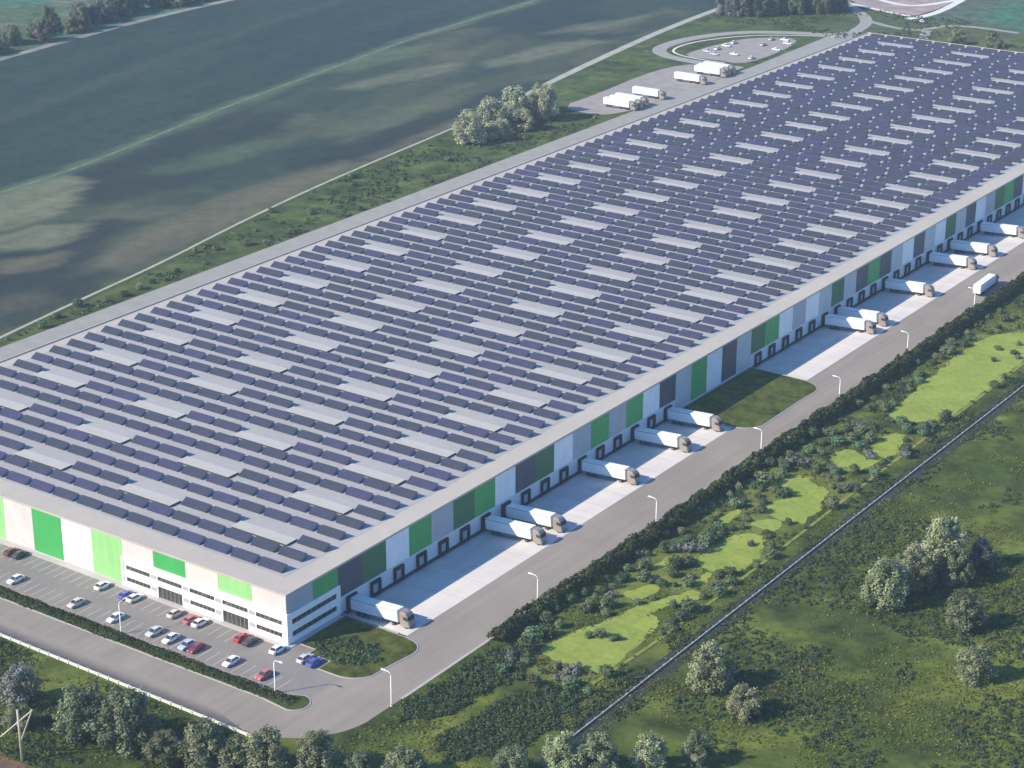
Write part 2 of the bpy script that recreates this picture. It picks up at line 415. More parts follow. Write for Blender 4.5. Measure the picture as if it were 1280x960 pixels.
def ground_mat():
    m, nt, b = new_mat('open_ground'); N = nt.nodes; L = nt.links
    at = N.new('ShaderNodeAttribute'); at.attribute_name = 'Col'
    tc = N.new('ShaderNodeTexCoord')
    n1 = N.new('ShaderNodeTexNoise'); n1.inputs['Scale'].default_value = .13; n1.inputs['Detail'].default_value = 11; n1.inputs['Roughness'].default_value = .8
    L.new(tc.outputs['Object'], n1.inputs['Vector'])
    mr = N.new('ShaderNodeMapRange'); mr.inputs['From Min'].default_value = .34; mr.inputs['From Max'].default_value = .66
    mr.inputs['To Min'].default_value = .4; mr.inputs['To Max'].default_value = 1.6
    L.new(n1.outputs['Fac'], mr.inputs['Value'])
    sc = N.new('ShaderNodeVectorMath'); sc.operation = 'SCALE'
    mxs = N.new('ShaderNodeMix'); mxs.data_type = 'FLOAT'; mxs.inputs['A'].default_value = 1.0
    L.new(at.outputs['Alpha'], mxs.inputs['Factor']); L.new(mr.outputs['Result'], mxs.inputs['B'])
    L.new(at.outputs['Color'], sc.inputs[0]); L.new(mxs.outputs['Result'], sc.inputs['Scale']); L.new(sc.outputs['Vector'], b.inputs['Base Color'])
    b.inputs['Roughness'].default_value = .95; b.inputs['Specular IOR Level'].default_value = .1
    bp = N.new('ShaderNodeBump'); bp.inputs['Strength'].default_value = .6; bp.inputs['Distance'].default_value = .6
    L.new(n1.outputs['Fac'], bp.inputs['Height']); L.new(bp.outputs['Normal'], b.inputs['Normal'])
    return m
me = mesh_np('ground', np.stack([X, Y, Z], -1).reshape(-1, 3), F, ground_mat())
ca = me.color_attributes.new('Col', 'FLOAT_COLOR', 'POINT')
cc, ca_ = ground_colour(X, Y); cc = cc.reshape(-1, 3)
ca.data.foreach_set('color', np.concatenate([cc, ca_.reshape(-1, 1)], 1).astype(np.float32).ravel())
tag(link_mesh('ground', me), kind='structure')

# ------------------------------------------------------------------ paved surfaces
def struct(name, mb, m): return tag(mb.build(name, m), kind='structure')
def arc(cx, cy, r, a0, a1, n=10):
    return [(cx+r*math.cos(math.radians(a0+(a1-a0)*i/n)), cy+r*math.sin(math.radians(a0+(a1-a0)*i/n))) for i in range(n+1)]
ZR = 0.05
def sheet(mb, poly, z, mi=0): return mb.add([(x, y, z) for x, y in poly], [list(range(len(poly)))], mi)

# service road: front leg, rounded corner, long leg past the loading yards
road = MB()
outer = [(-160, -33.1)] + [(8, -33.1)] + arc(15.4, -13.0, 19.2, -90, -8, 12) + [(34.6, 10), (34.2, 620)]
inner = [(18.7, 620), (18.7, -16.0), (-160, -16.0)]
sheet(road, outer+inner, ZR)
struct('service_road', road, M['asphalt'])
ctx = MB(); sheet(ctx, [(-160, -16.0), (18.7, -16.0), (18.7, 17.3), (0.3, 17.3), (0.3, -1.7), (-160, -1.7)], ZR)
struct('parking_area', ctx, M['lot'])
pv = MB(); pv.box(-158, 1.6, -1.7, -0.02, 0, .17); pv.box(.02, 1.6, -.02, 17.0, 0, .17)
struct('footway', pv, M['paving'])
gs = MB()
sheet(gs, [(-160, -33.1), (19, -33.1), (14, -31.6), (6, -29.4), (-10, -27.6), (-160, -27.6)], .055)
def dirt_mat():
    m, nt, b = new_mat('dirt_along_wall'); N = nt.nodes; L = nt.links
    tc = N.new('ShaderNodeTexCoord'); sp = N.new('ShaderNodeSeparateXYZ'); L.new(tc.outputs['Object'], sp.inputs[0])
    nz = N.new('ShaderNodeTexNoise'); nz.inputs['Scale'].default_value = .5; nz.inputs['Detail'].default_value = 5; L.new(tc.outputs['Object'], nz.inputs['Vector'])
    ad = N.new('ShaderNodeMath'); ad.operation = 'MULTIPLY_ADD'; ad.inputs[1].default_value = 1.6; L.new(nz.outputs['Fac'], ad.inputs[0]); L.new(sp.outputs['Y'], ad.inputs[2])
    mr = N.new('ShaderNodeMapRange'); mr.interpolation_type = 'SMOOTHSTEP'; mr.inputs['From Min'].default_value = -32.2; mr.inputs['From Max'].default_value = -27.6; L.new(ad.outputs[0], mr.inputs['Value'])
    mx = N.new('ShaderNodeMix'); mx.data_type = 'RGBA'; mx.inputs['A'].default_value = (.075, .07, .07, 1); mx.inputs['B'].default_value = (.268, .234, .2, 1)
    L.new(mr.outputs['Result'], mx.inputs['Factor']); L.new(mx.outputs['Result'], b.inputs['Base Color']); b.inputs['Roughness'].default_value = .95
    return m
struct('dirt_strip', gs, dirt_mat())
gs = MB()
sheet(gs, [(69.6, -6), (71.5, -6), (71.5, 560), (69.6, 560)], .03); sheet(gs, [(72.1, -6), (74.6, -6), (74.6, 560), (72.1, 560)], .03)
struct('gravel_strip', gs, mat('dark_verge', (.045, .05, .038), .95, .1, .4, .6))
bl = MB(); sheet(bl, [(34.1, -4), (34.8, -4), (34.5, 620), (33.9, 620)], .06); struct('road_edge', bl, M['kerb'])

# loading yards: concrete ramps that fall towards the docks
ap = MB()
for y0, y1 in ((18.0, 162.8), (206.2, 600.0)):
    pr = [(0.05, -1.1), (3.0, -1.08), (14.5, 0.0), (18.72, .07)]
    n = len(pr)
    ap.add([(x, y0, z) for x, z in pr]+[(x, y1, z) for x, z in pr], [(i, i+1, n+i+1, n+i) for i in range(n-1)])
struct('loading_yard', ap, M['concrete'])
jt = MB()
for y0, y1 in ((18.0, 162.8), (206.2, 600.0)):
    y = y0+4.3
    while y < y1-1:
        jt.add([(3.0, y, -1.065), (14.5, y, .012), (18.7, y, .082), (18.7, y+.09, .082), (14.5, y+.09, .012), (3.0, y+.09, -1.065)], [(0, 1, 4, 5), (1, 2, 3, 4)])
        y += 8.59
    jt.add([(9.6, y0, -.44), (9.69, y0, -.435), (9.69, y1, -.435), (9.6, y1, -.44)], [(0, 1, 2, 3)])
struct('slab_joints', jt, mat('joint_sealant', (.33, .31, .29), .9, .2, .1, 1))
rw = MB()
for y in (17.75, 162.8, 205.95, 600.0): rw.box(.1, 16.5, y, y+.25, -1.3, .22)
tag(rw.build('retaining_kerb', M['kerb']), kind='structure')

# stall markings
pk = MB()
for i in range(56):
    x = -150+i*2.55
    if x < -1: pk.box(x, x+.13, -6.9, -1.75, ZR, ZR+.006)
for i in range(64):
    x = -150+i*2.55
    if x < 13: pk.box(x, x+.13, -16.0, -11.0, ZR, ZR+.006)
struct('stall_markings', pk, M['paint'])

# planted islands with kerbs
def island(name, poly, m, kw=.35):
    k = MB(); k.prism(poly, 0.0, .16); struct(name+'_kerb', k, M['kerb'])
    cx = sum(p[0] for p in poly)/len(poly); cy = sum(p[1] for p in poly)/len(poly)
    inn = []
    n = len(poly)
    for i in range(n):
        a, b, c = Vector(poly[i-1]), Vector(poly[i]), Vector(poly[(i+1) % n])
        d = ((b-a).normalized()+(c-b).normalized()).normalized()
        inn.append((b.x-d.y*kw, b.y+d.x*kw))
    l = MB(); l.prism(inn, .1, .24); struct(name, l, m)
    return inn
ISL1 = [(1.7, 1.6), (6.2, 1.6)] + [(6.2, -.6), (12.2, -.6), (12.2, -4.6)] + arc(17.2, 2.6, 7.2, -92, -25, 7) + [(24.0, 4.5)] + arc(20.4, 12.4, 4.6, -10, 70, 5) + [(18.9, 17.4), (1.7, 17.4)]
ISL1_IN = island('grass_plot', ISL1, M['island'])
ISL2 = [(.3, 163.2), (14, 163.2)] + arc(18.0, 170.0, 6.8, -80, 5, 6) + [(24.6, 192)] + arc(18.6, 199.2, 6.4, 0, 88, 6) + [(16, 205.9), (.3, 205.9)]
ISL2_IN = island('grass_plot', ISL2, M['island'])
BED = [(-160, -21.6), (-20, -21.0), (10, -20.6)] + arc(17.4, -18.0, 3.4, -80, 90, 8) + [(12.5, -16.9), (-20, -16.9), (-160, -17.2)]
BED_IN = island('planting_bed', BED, M['hedgebed'])

LAWNS = {
 'a': [(45.6, 29.5), (46.5, 36.8), (49.6, 46.6), (50.0, 52.5), (58.4, 58.3), (61.2, 55.7), (62.4, 44.4), (64.0, 30.0), (60.9, 28.5), (55.9, 28.0), (52.3, 27.2)],
 'b': [(51.2, 86.8), (50.9, 101.4), (54.9, 108.1), (59.3, 107.3), (61.9, 99.5), (63.6, 91.6), (61.5, 84.8), (55.6, 82.7)],
 'c': [(48.7, 198), (47.5, 219.8), (45.6, 241.7), (46.0, 271.5), (54.9, 283.3), (61.0, 279), (63.8, 258.8), (63.8, 236.5), (64.2, 214.6), (64, 203.2), (59.3, 194.9), (52.5, 192.3)],
 'd': [(49.5, 122), (52.6, 132.0), (61.0, 134.4), (63.4, 125.3), (62.4, 117.8), (56.2, 118.1)],
 'e': [(49.7, 159.1), (50.7, 169.4), (58.8, 165.6), (56.0, 153.3)],
 'f': [(45.0, 138.9), (49.3, 146), (57.3, 140.8), (52.7, 131.7)],
 'g': [(53.0, 177.1), (58.2, 188.2), (63.2, 174.0), (61.2, 164.0)],
 'l': [(50.5, 52), (52, 56), (55, 66), (58.5, 65), (57, 58), (55, 53)], 'm': [(57.5, 74), (56, 83), (58.5, 84), (60.5, 76)], 'n': [(56, 131), (54, 138), (57, 142), (60, 140), (61, 132)], 'o': [(56, 153), (57, 160), (60, 168), (62, 166), (60, 155)], 'p': [(44.5, 76), (45.5, 86), (48.5, 88), (48, 78)],
 'i': [(46.5, 62), (49, 70), (53, 69), (51.5, 60)], 'j': [(52, 112), (54.5, 118), (60, 116.5), (58, 110.5)], 'k': [(44, 108), (45, 118), (48, 117), (47.5, 107)],
 'h': [(55.5, 64), (58, 74), (62.5, 72), (61.5, 65)],
}
lw = MB()
def ragged(poly):
    q = []
    P_ = smooth_poly(poly, 1); cx = sum(p[0] for p in P_)/len(P_); cy = sum(p[1] for p in P_)/len(P_)
    for (x0, y0), (x1, y1) in zip(P_, P_[1:]+P_[:1]):
        n = max(2, int(math.hypot(x1-x0, y1-y0)/.7))
        for j in range(n):
            x = x0+(x1-x0)*j/n; y = y0+(y1-y0)*j/n
            k = 3.4*(float(fbm(np.array(x*.3), np.array(y*.3), 4))-.5); l_ = math.hypot(x-cx, y-cy)
            q.append((x+(x-cx)/l_*k, y+(y-cy)/l_*k))
    return q
for i, k in enumerate(LAWNS): sheet(lw, ragged(LAWNS[k]), .02+.005*i)
struct('lawn', lw, M['lawn'])
tp = MB(); ribbon(tp, smooth_line([(63.2, 22), (64.6, 40), (65.3, 70), (65.2, 110), (64.6, 160), (65.0, 220), (64.2, 300), (64.5, 560)]), .9, .12)
struct('grass_track', tp, mat('mown_track', (.21, .23, .06), .95, .1, .25, .3))

# far side of the warehouse
lr = MB(); sheet(lr, [(-192.6, -60), (-159, -60), (-159, 606), (-180, 640), (-189.5, 660), (-196.5, 655), (-193.5, 560)], .04)
struct('rear_road', lr, M['farroad'])
sl = MB(); sheet(sl, [(-159, 608.4), (-159, 612.5), (60, 612.5), (60, 608.4)], .05); sheet(sl, [(-158.9, 607), (-158.9, 608.4), (34, 608.4), (34, 607)], .05)
struct('end_pavement', sl, M['farroad'])
yd = MB(); sheet(yd, smooth_poly([(-223.7, 440), (-223.7, 468.3), (-226.9, 510.9), (-225.8, 534.4), (-218.4, 549), (-198, 551), (-193.4, 530.8), (-193.4, 479.6), (-194, 454.3), (-199.3, 438.2), (-208.7, 435.8)], 1), .045)
struct('trailer_yard', yd, M['yard'])
lp = MB()
LOOP = smooth_line([(-187, 650), (-210.8, 641), (-232.7, 630), (-246, 611), (-252.5, 588), (-251.5, 566), (-240, 554.5), (-221, 551), (-196, 552)], 3)
ribbon(lp, LOOP, 7.0, .05)
struct('turning_loop', lp, M['farroad'])
lk = MB(); ribbon(lk, smooth_line([(-193, 643), (-210.0, 634.5), (-227, 623.5), (-239, 605.5), (-245.5, 586), (-244.5, 569), (-237, 560.5), (-221, 557.5), (-208, 557.5)], 3), 1.2, .09)
struct('loop_kerb', lk, M['wallcap'])
cp = MB(); sheet(cp, smooth_poly([(-233, 559), (-234, 578), (-229, 610), (-221, 621), (-205, 628), (-199, 606), (-198, 575), (-201, 560), (-213, 561)], 1), .06)
struct('visitor_parking', cp, M['red_earth'] if False else mat('pinkish_yard', (.30, .275, .255), .95, .1, .12, .3))
fr = MB()
ribbon(fr, smooth_line([(-188, 646), (-192.4, 677), (-199.5, 694), (-214, 711), (-240, 740), (-280, 800)], 2), 6.5, .055)
ribbon(fr, smooth_line([(-198, 690), (-182, 682), (-167.5, 680), (-160.7, 690), (-159, 701), (-146, 707), (-120, 705)], 2), 4.0, .06)
ribbon(fr, smooth_line([(-150, 611), (-151.5, 650), (-154, 664), (-161, 684)], 2), 5.0, .05)
struct('access_road', fr, M['farroad'])
rd = MB(); sheet(rd, smooth_poly([(-300, 800), (-238, 744), (-215.9, 722), (-204.9, 717), (-183.4, 711.5), (-180.2, 732.7), (-180.6, 759.8), (-200, 860)], 1), .05)
struct('building_site', rd, M['red_earth'])
rs = MB()
ribbon(rs, [(-225, 727), (-205, 719), (-184, 713)], 3.0, .07); ribbon(rs, smooth_line([(-216, 745), (-200, 738), (-190, 745), (-182, 770)], 1), 4.0, .07); ribbon(rs, smooth_line([(-182, 706), (-178, 715), (-176, 735), (-180, 772)], 1), 4.5, .06)
struct('site_track', rs, M['wallcap'])
pt = MB()
pp = smooth_line([p for p in PATH if p[1] > -301], 2)
ribbon(pt, pp, [1.3+3.0*float(sstep(380, 520, np.array(y))) for x, y in pp], .05)
struct('field_path', pt, M['path'])
fd = MB(); ribbon(fd, [(x+1.7, y) for x, y in pp if y < 420], 1.6, .03)
struct('ditch', fd, M['hedgebed'])
fm = MB(); ribbon(fm, smooth_line([(x+1.2*math.sin(y*.03), y) for x, y in FIELD_LINE], 3), 1.7, .04)
struct('field_margin', fm, mat('field_margin_grass', (.13, .165, .10), .95, .1, .3, .15))
fp = MB(); ribbon(fp, smooth_line([(x-1, y) for x, y in FAR_EDGE], 2), 5, .05)
struct('far_track', fp, mat('far_track_gravel', (.23, .225, .215), .95, .1, .3, .08))
bt = MB(); ribbon(bt, smooth_line([(-90, -84), (-30, -70.5), (-14, -68.4), (0, -67.5), (30, -68), (80, -80)], 2), 3.6, .04)
struct('dirt_track', bt, M['brown'])

# ------------------------------------------------------------------ the warehouse
wh = empty('warehouse', (0, 0, 0))
tag(wh, 'vast flat roofed warehouse with green, white and slate wall panels and rooftop solar rows', 'warehouse')
b = MB(); b.box(-W, 0, 0, LEN, -1.3, H-.4); b.build('wall', M['wall'], wh)
pl = MB(); pl.box(.003, .07, 17.6, 163, -1.3, -.12); pl.box(.003, .07, 206, 600, -1.3, -.12); 
pl.build('plinth', M['plinth'], wh)  # wall base below the docks; shade of the recess put into its dark colour
pl = MB(); pl.box(-W, -49.7, -.06, -.003, 0, .54); pl.build('front_plinth', M['paving'], wh)
rf = MB(); rf.box(-W-.12, .12, -.12, LEN+.12, H-.4, H-.02)
roof = rf.build('roof', M['roof'], wh)
mbn = MB(); mbn.box(-153.9, -6.0, 6.4, 602, H-.02, H+.012); mbn.build('roof_membrane', M['membrane'], wh)
ed = MB()
ed.box(-W-.12, -W+.22, -.12, LEN+.12, H-.02, H+.32); ed.box(-W+.22, -.1, LEN-.22, LEN+.12, H-.02, H+.32)
ed.box(-.1, .12, -.12, LEN+.12, H-.02, H+.14); ed.box(-W+.22, -.1, -.12, .1, H-.02, H+.14)
ed.build('parapet', M['roof'], wh)

BAY = 8.59
RIGHT = ['lav','green','slate','dkgreen','white','green','lav','dkgreen','green','white','slate','dkgreen','white','lav','green','lav','green','white','slate','light','green','white','slate','light','dkgreen','green','white','lav','white','light','dkgreen','light','slate','green','slate','light','white','slate','light','white','dkgreen','light','slate','white','lav','dkgreen','green','slate','white','light','green','white','slate','light','dkgreen','white','light','green','slate','white','light','dkgreen','white','green','light','slate','white','light','green','white']
for i, c in enumerate(RIGHT):
    y0 = .1+BAY*i; y1 = y0+BAY
    z0 = 3.95
    if i < 2: z0 = 7.3
    elif 19 <= i <= 23: z0 = .7
    p = MB(); p.box(.005, .09, y0+.02, y1-.02, z0, H-.42); p.build('wall_panel', M[c], wh)
FBAY = 9.9
FRONT = ['warm','ltgreen','warm','green','warm','ltgreen','white','green','warm','ltgreen','white','green','warm','ltgreen','white','green']
for i, c in enumerate(FRONT):
    x1 = -FBAY*i-.02; x0 = -FBAY*(i+1)+.02
    if i == 15: x0 = -W
    z0 = 7.5 if i < 5 else .55
    p = MB(); p.box(x0, x1, -.09, -.005, z0, H-.42); p.build('wall_panel', M[c], wh)

# office corner: white frame, two window bands, glazed entrances
of = MB()
fz = 7.5
def band_front(z0, z1, holes, y0=-.36, y1=-.005):
    """front strip of wall with rectangular holes (x0,x1)"""
    x = -49.6
    for a, c in sorted(holes):
        of.box(x, a, y0, y1, z0, z1); x = c
    of.box(x, .36, y0, y1, z0, z1)
wins = [(-FBAY*i-FBAY/2-3.75, -FBAY*i-FBAY/2+3.75) for i in range(5)]
doors = [wins[1], wins[3]]
lowin = [wins[0], wins[2], wins[4]]
of.box(-49.6, .36, -.36, -.005, 5.6, fz)
band_front(4.45, 5.6, wins)
of.box(-49.6, .36, -.36, -.005, 3.1, 4.45)
band_front(2.6, 3.1, doors)
band_front(1.45, 2.6, wins)
band_front(.18, 1.45, doors)
# side wall of the office
of.box(.005, .36, -.005, 17.45, 5.75, 7.3); of.box(.005, .36, -.005, 1.3, 4.45, 5.75); of.box(.005, .36, 16.3, 17.45, 4.45, 5.75)
of.box(.005, .36, -.005, 17.45, 2.75, 4.45); of.box(.005, .36, -.005, 1.3, 1.45, 2.75); of.box(.005, .36, 16.3, 17.45, 1.45, 2.75)
of.box(.005, .36, -.005, 17.45, .18, 1.45)
infill = mat('grey_infill', (.40, .40, .39), .5, .3, .05, 1)
for z0, z1 in ((4.5, 5.55), (1.5, 2.55)):
    for (a, c), (a2, c2) in zip(sorted(wins)[:-1], sorted(wins)[1:]):
        inf = MB(); inf.box(c+.25, a2-.25, -.366, -.362, z0, z1); inf.build('infill_panel', infill, wh)
office = of.build('office_front', M['frame'], wh)
rim = MB()
rim.box(-49.75, .5, -.52, -.362, 7.1, 7.55); rim.box(-49.75, -49.1, -.52, -.362, .18, 7.1); rim.box(-.6, .5, -.52, -.362, .18, 7.1)
rim.box(.362, .52, -.362, 17.5, 6.95, 7.35); rim.box(.362, .52, -.362, .4, .18, 6.95); rim.box(.362, .52, 17.0, 17.5, .18, 6.95)
rim.build('office_frame', M['frame'], wh)
def window(x0, x1, z0, z1, side=False, y0=None, y1=None):
    w = MB(); f = MB()
    if not side:
        w.box(x0+.05, x1-.05, -.16, -.1, z0+.05, z1-.05)
        n = max(2, round((x1-x0)/1.25))
        for k in range(n+1):
            xx = x0+(x1-x0)*k/n; f.box(xx-.05, xx+.05, -.2, -.163, z0, z1)
        f.box(x0, x1, -.2, -.163, z0, z0+.07); f.box(x0, x1, -.2, -.163, z1-.07, z1)
    else:
        w.box(.1, .16, y0+.05, y1-.05, z0+.05, z1-.05)
        n = 9
        for k in range(n+1):
            yy = y0+(y1-y0)*k/n; f.box(.163, .2, yy-.05, yy+.05, z0, z1)
        f.box(.163, .2, y0, y1, z0, z0+.07); f.box(.163, .2, y0, y1, z1-.07, z1)
    return w, f
for ww, z0, z1, nm in [(wins, 4.45, 5.6, 'window'), (lowin, 1.45, 2.6, 'window'), (doors, .18, 3.1, 'entrance')]:
    for a, c in ww:
        w, f = window(a, c, z0, z1); o = w.build(nm, M['glass'], wh); f.build('frame', M['mullion'], o)
for z0, z1 in ((4.45, 5.75), (1.45, 2.75)):
    w, f = window(0, 0, z0, z1, True, 1.3, 16.3); o = w.build('window', M['glass'], wh); f.build('frame', M['mullion'], o)

# loading docks: shelter, sectional door, leveller, bumpers
DOCKS = [i for i in range(2, 19)] + [i for i in range(24, 69)]
for i in DOCKS:
    yc = .1+BAY*(i+.5)
    s = MB(); s.box(.092, .62, yc-1.75, yc-1.2, -.1, 3.3); s.box(.092, .62, yc+1.2, yc+1.75, -.1, 3.3); s.box(.092, .62, yc-1.2, yc+1.2, 2.55, 3.3)
    so = s.build('dock_shelter', M['dark'], wh)
    d = MB(); d.box(.005, .1, yc-1.2, yc+1.2, .05, 2.55)
    for k in range(1, 4): d.box(.1, .112, yc-1.2, yc+1.2, .05+.62*k, .09+.62*k)
    d.build('dock_door', M['door'], so)
    l = MB(); l.box(.073, .7, yc-1.1, yc+1.1, -.28, -.06); l.box(.073, .42, yc-1.6, yc-1.2, -.75, -.15); l.box(.073, .42, yc+1.2, yc+1.6, -.75, -.15)
    l.build('leveller', M['dark'], so)

# ------------------------------------------------------------------ rooftop: solar tables and skylights
CAM = np.array([266.36, -294.11, 215.72])
ROWP, R0, NROW = 6.735, 7.3, 89
SKYX = [(-142.6, -125.9), (-105.4, -88.5), (-69.0, -51.9), (-32.6, -15.7)]
TL = 7.05
def table_geo():
    """one tilted table: cells face, underside, frame edges, triangular end frames, purlins"""
    d, z0, z1 = 2.2, .24, 1.42
    V = [(0,0,z0),(TL,0,z0),(TL,d,z1),(0,d,z1),(0,.03,z0-.06),(TL,.03,z0-.06),(TL,d+.03,z1-.06),(0,d+.03,z1-.06)]
    Fq = [(0,1,2,3),(4,7,6,5),(0,4,5,1),(1,5,6,2),(2,6,7,3),(3,7,4,0)]
    mi = [0,1,1,1,1,1]
    def bar(x0, x1, y0, y1, za, zb):
        b = len(V)
        V.extend([(x0,y0,za),(x1,y0,za),(x1,y1,za),(x0,y1,za),(x0,y0,zb),(x1,y0,zb),(x1,y1,zb),(x0,y1,zb)])
        Fq.extend([(b,b+3,b+2,b+1),(b+4,b+5,b+6,b+7),(b,b+1,b+5,b+4),(b+1,b+2,b+6,b+5),(b+2,b+3,b+7,b+6),(b+3,b,b+4,b+7)])
        mi.extend([1]*6)
    for x in (.35, TL/2-.04, TL-.43):
        bar(x, x+.08, .1, d-.05, .02, .09)
        bar(x, x+.08, d-.14, d-.05, .09, z1-.14)
        bar(x, x+.08, .1, .2, .09, z0-.05)
    return np.array(V, float), np.array(Fq), np.array(mi)
TV, TF, TM = table_geo()
def solar_mesh(name, places, tints):
    n = len(places); P_ = np.asarray(places, float); V = (TV[None]*np.stack([P_[:, 3], P_[:, 3]*0+1, P_[:, 3]*0+1], 1)[:, None, :]+P_[:, None, :3]).reshape(-1, 3)
    Fs = (TF[None]+(np.arange(n)*len(TV))[:, None, None]).reshape(-1, 4)
    me = mesh_np(name, V, Fs, [M['solar'], M['solarframe']], np.repeat(tints, len(TF)))
    me.polygons.foreach_set('material_index', np.tile(TM, n).astype(np.int32))
    uv = me.uv_layers.new(name='UVMap')
    one = np.zeros((len(TF)*4, 2)); one[:4] = [(0,0),(1,0),(1,1),(0,1)]
    uv.data.foreach_set('uv', np.tile(one, (n, 1)).astype(np.float32).ravel())
    return me
places = []
for k in range(NROW):
    y = R0+ROWP*k
    if k % 3 != 2:
        p = 146.9/18
        for j in range(18): places.append((-153.45+p*j, y, H, 1.0))
    else:
        spans = [(-153.45, -143.5, 1)]+[(a+.9, c-.9, 2) for a, c in zip([q[1] for q in SKYX[:-1]], [q[0] for q in SKYX[1:]])]+[(-14.9, -6.6, 1)]
        for x0, x1, n in spans:
            w_ = (x1-x0-(n-1)*.95)/n
            for j in range(n): places.append((x0+j*(w_+.95), y, H, w_/TL))
places = np.array(places)
order = np.argsort(np.linalg.norm(places[:, :3]+[TL/2, .8, 0]-CAM, axis=1))
near, rest = places[order[:300]], places[order[300:]]
protos = [solar_mesh('solar_panel', [(0, 0, 0, 1)], np.array([t])) for t in np.linspace(0, 1, 10)]
for q in near:
    o = link_mesh('solar_panel', random.choice(protos)); o.location = q[:3]; o.scale = (q[3], 1, 1)
    tag(o, 'tilted dark violet solar table in the front rows of the warehouse roof', 'solar panel', 'solar tables in the front rows of the warehouse roof')
o = link_mesh('solar_panels', solar_mesh('solar_panels', rest, RNG.random(len(rest))))
tag(o, 'rows of dark solar tables covering the middle and far end of the warehouse roof', 'solar panels', 'solar tables further back on the warehouse roof', 'stuff')

def skylight(mb, x0, x1, y):
    mb.box(x0+.06, x1-.06, y+.06, y+3.54, H, H+.44, 1)
    mb.box(x0, x1, y, y+3.6, H+.443, H+.52, 0)
sk = []
for k in range(2, NROW, 3):
    y = R0+ROWP*k-2.45
    for s in SKYX: sk.append((s[0], s[1], y))
sk.sort(key=lambda s: (s[0]-CAM[0])**2+(s[2]-CAM[1])**2)
for s in sk[:100]:
    m_ = MB(); skylight(m_, *s); m_.build('skylight', [M['skylight'], M['solarframe']], wh)
if len(sk) > 100:
    m_ = MB()
    for s in sk[100:]: skylight(m_, *s)
    tag(m_.build('skylights', [M['skylight'], M['solarframe']], wh), kind='stuff')

# ------------------------------------------------------------------ lorries
def make_lorry(label, group):
    t = empty('lorry')
    tag(t, label, 'lorry', group)
    b = MB(); b.cbox(0, 13.4, -1.27, 1.27, 1.12, 4.0, .07); tr = b.build('trailer', M['trailer'], t)
    r = MB()
    for s in (-1, 1):
        r.box(0, 13.4, s*1.272-.015, s*1.272+.015, 3.72, 3.86); r.box(0, 13.4, s*1.272-.015, s*1.272+.015, 1.1, 1.26)  # upper dark strip paints the shade line between trailer roof and side
    r.build('rail', M['rail'], tr)
    d = MB(); d.box(-.025, -.003, -1.15, 1.15, 1.2, 3.85); d.build('rear_door', M['trailer'], tr)
    c = MB(); c.box(.3, 13.2, -.5, -.36, .86, 1.1); c.box(.3, 13.2, .36, .5, .86, 1.1); c.box(4.6, 8.6, -1.2, -1.13, .5, 1.1); c.box(4.6, 8.6, 1.13, 1.2, .5, 1.1)
    c.box(9.9, 10.1, -.7, -.5, .1, .9); c.box(9.9, 10.1, .5, .7, .1, .9); c.box(10.5, 16.0, -.42, .42, .62, .84)
    c.build('chassis', M['rail'], t)
    for x in (1.9, 3.2, 4.5, 12.0, 15.5):
        for s in (-1, 1):
            w = MB(); w.cyl((x, s*1.03, .5), (0, 1, 0), .5, .36, 16); wo = w.build('wheel', M['tyre'], t)
            h = MB(); h.cyl((x, s*1.215, .5), (0, 1, 0), .22, .03, 10); h.build('hub', M['rail'], wo)
    # cab: rounded cross sections along +X
    def sec(x, w, z0, z1, c=.18):
        return [(x,-w,z0),(x,w,z0),(x,w,z1-c),(x,w-c,z1),(x,-w+c,z1),(x,-w,z1-c)]
    cb = MB(); cb.loft([sec(14.0, 1.22, .55, 3.55), sec(14.6, 1.24, .45, 3.75), sec(15.6, 1.24, .4, 3.55), sec(16.1, 1.2, .4, 3.0), sec(16.35, 1.16, .4, 2.0), sec(16.42, 1.1, .45, 1.2)])
    cab = cb.build('cab', M['cab'], t)
    g = MB(); g.add([(16.14,-1.05,2.86),(16.14,1.05,2.86),(16.40,1.05,1.95),(16.40,-1.05,1.95)], [(0,3,2,1)]); g.build('windscreen', M['glass'], cab)
    for s in (-1, 1):
        g = MB(); g.add([(15.0, s*1.252, 2.05), (15.95, s*1.235, 2.05), (15.9, s*1.235, 2.75), (15.0, s*1.252, 2.85)], [(0,1,2,3)])
        g.build('side_window', M['glass'], cab)
    df = MB(); df.loft([[(14.02,-1.0,3.56),(14.02,1.0,3.56),(14.02,1.0,3.98),(14.02,-1.0,3.98)], [(15.3,-.9,3.62),(15.3,.9,3.62),(15.3,.9,3.68),(15.3,-.9,3.68)]]); df.build('wind_deflector', M['cab'], cab)
    for s in (-1, 1):
        h = MB(); h.box(16.4, 16.47, s*.85-.18, s*.85+.18, .75, .95); h.build('headlight', M['metalw'], cab)
        mm = MB(); mm.box(15.95, 16.05, s*1.4-.1, s*1.4+.1, 2.0, 2.7); mm.box(15.97, 16.03, min(s*1.22, s*1.32), max(s*1.22, s*1.32), 2.55, 2.6); mm.build('mirror', M['dark'], cab)
    bp = MB(); bp.box(16.2, 16.5, -1.15, 1.15, .35, .7); bp.build('bumper', M['rail'], cab)
    return t
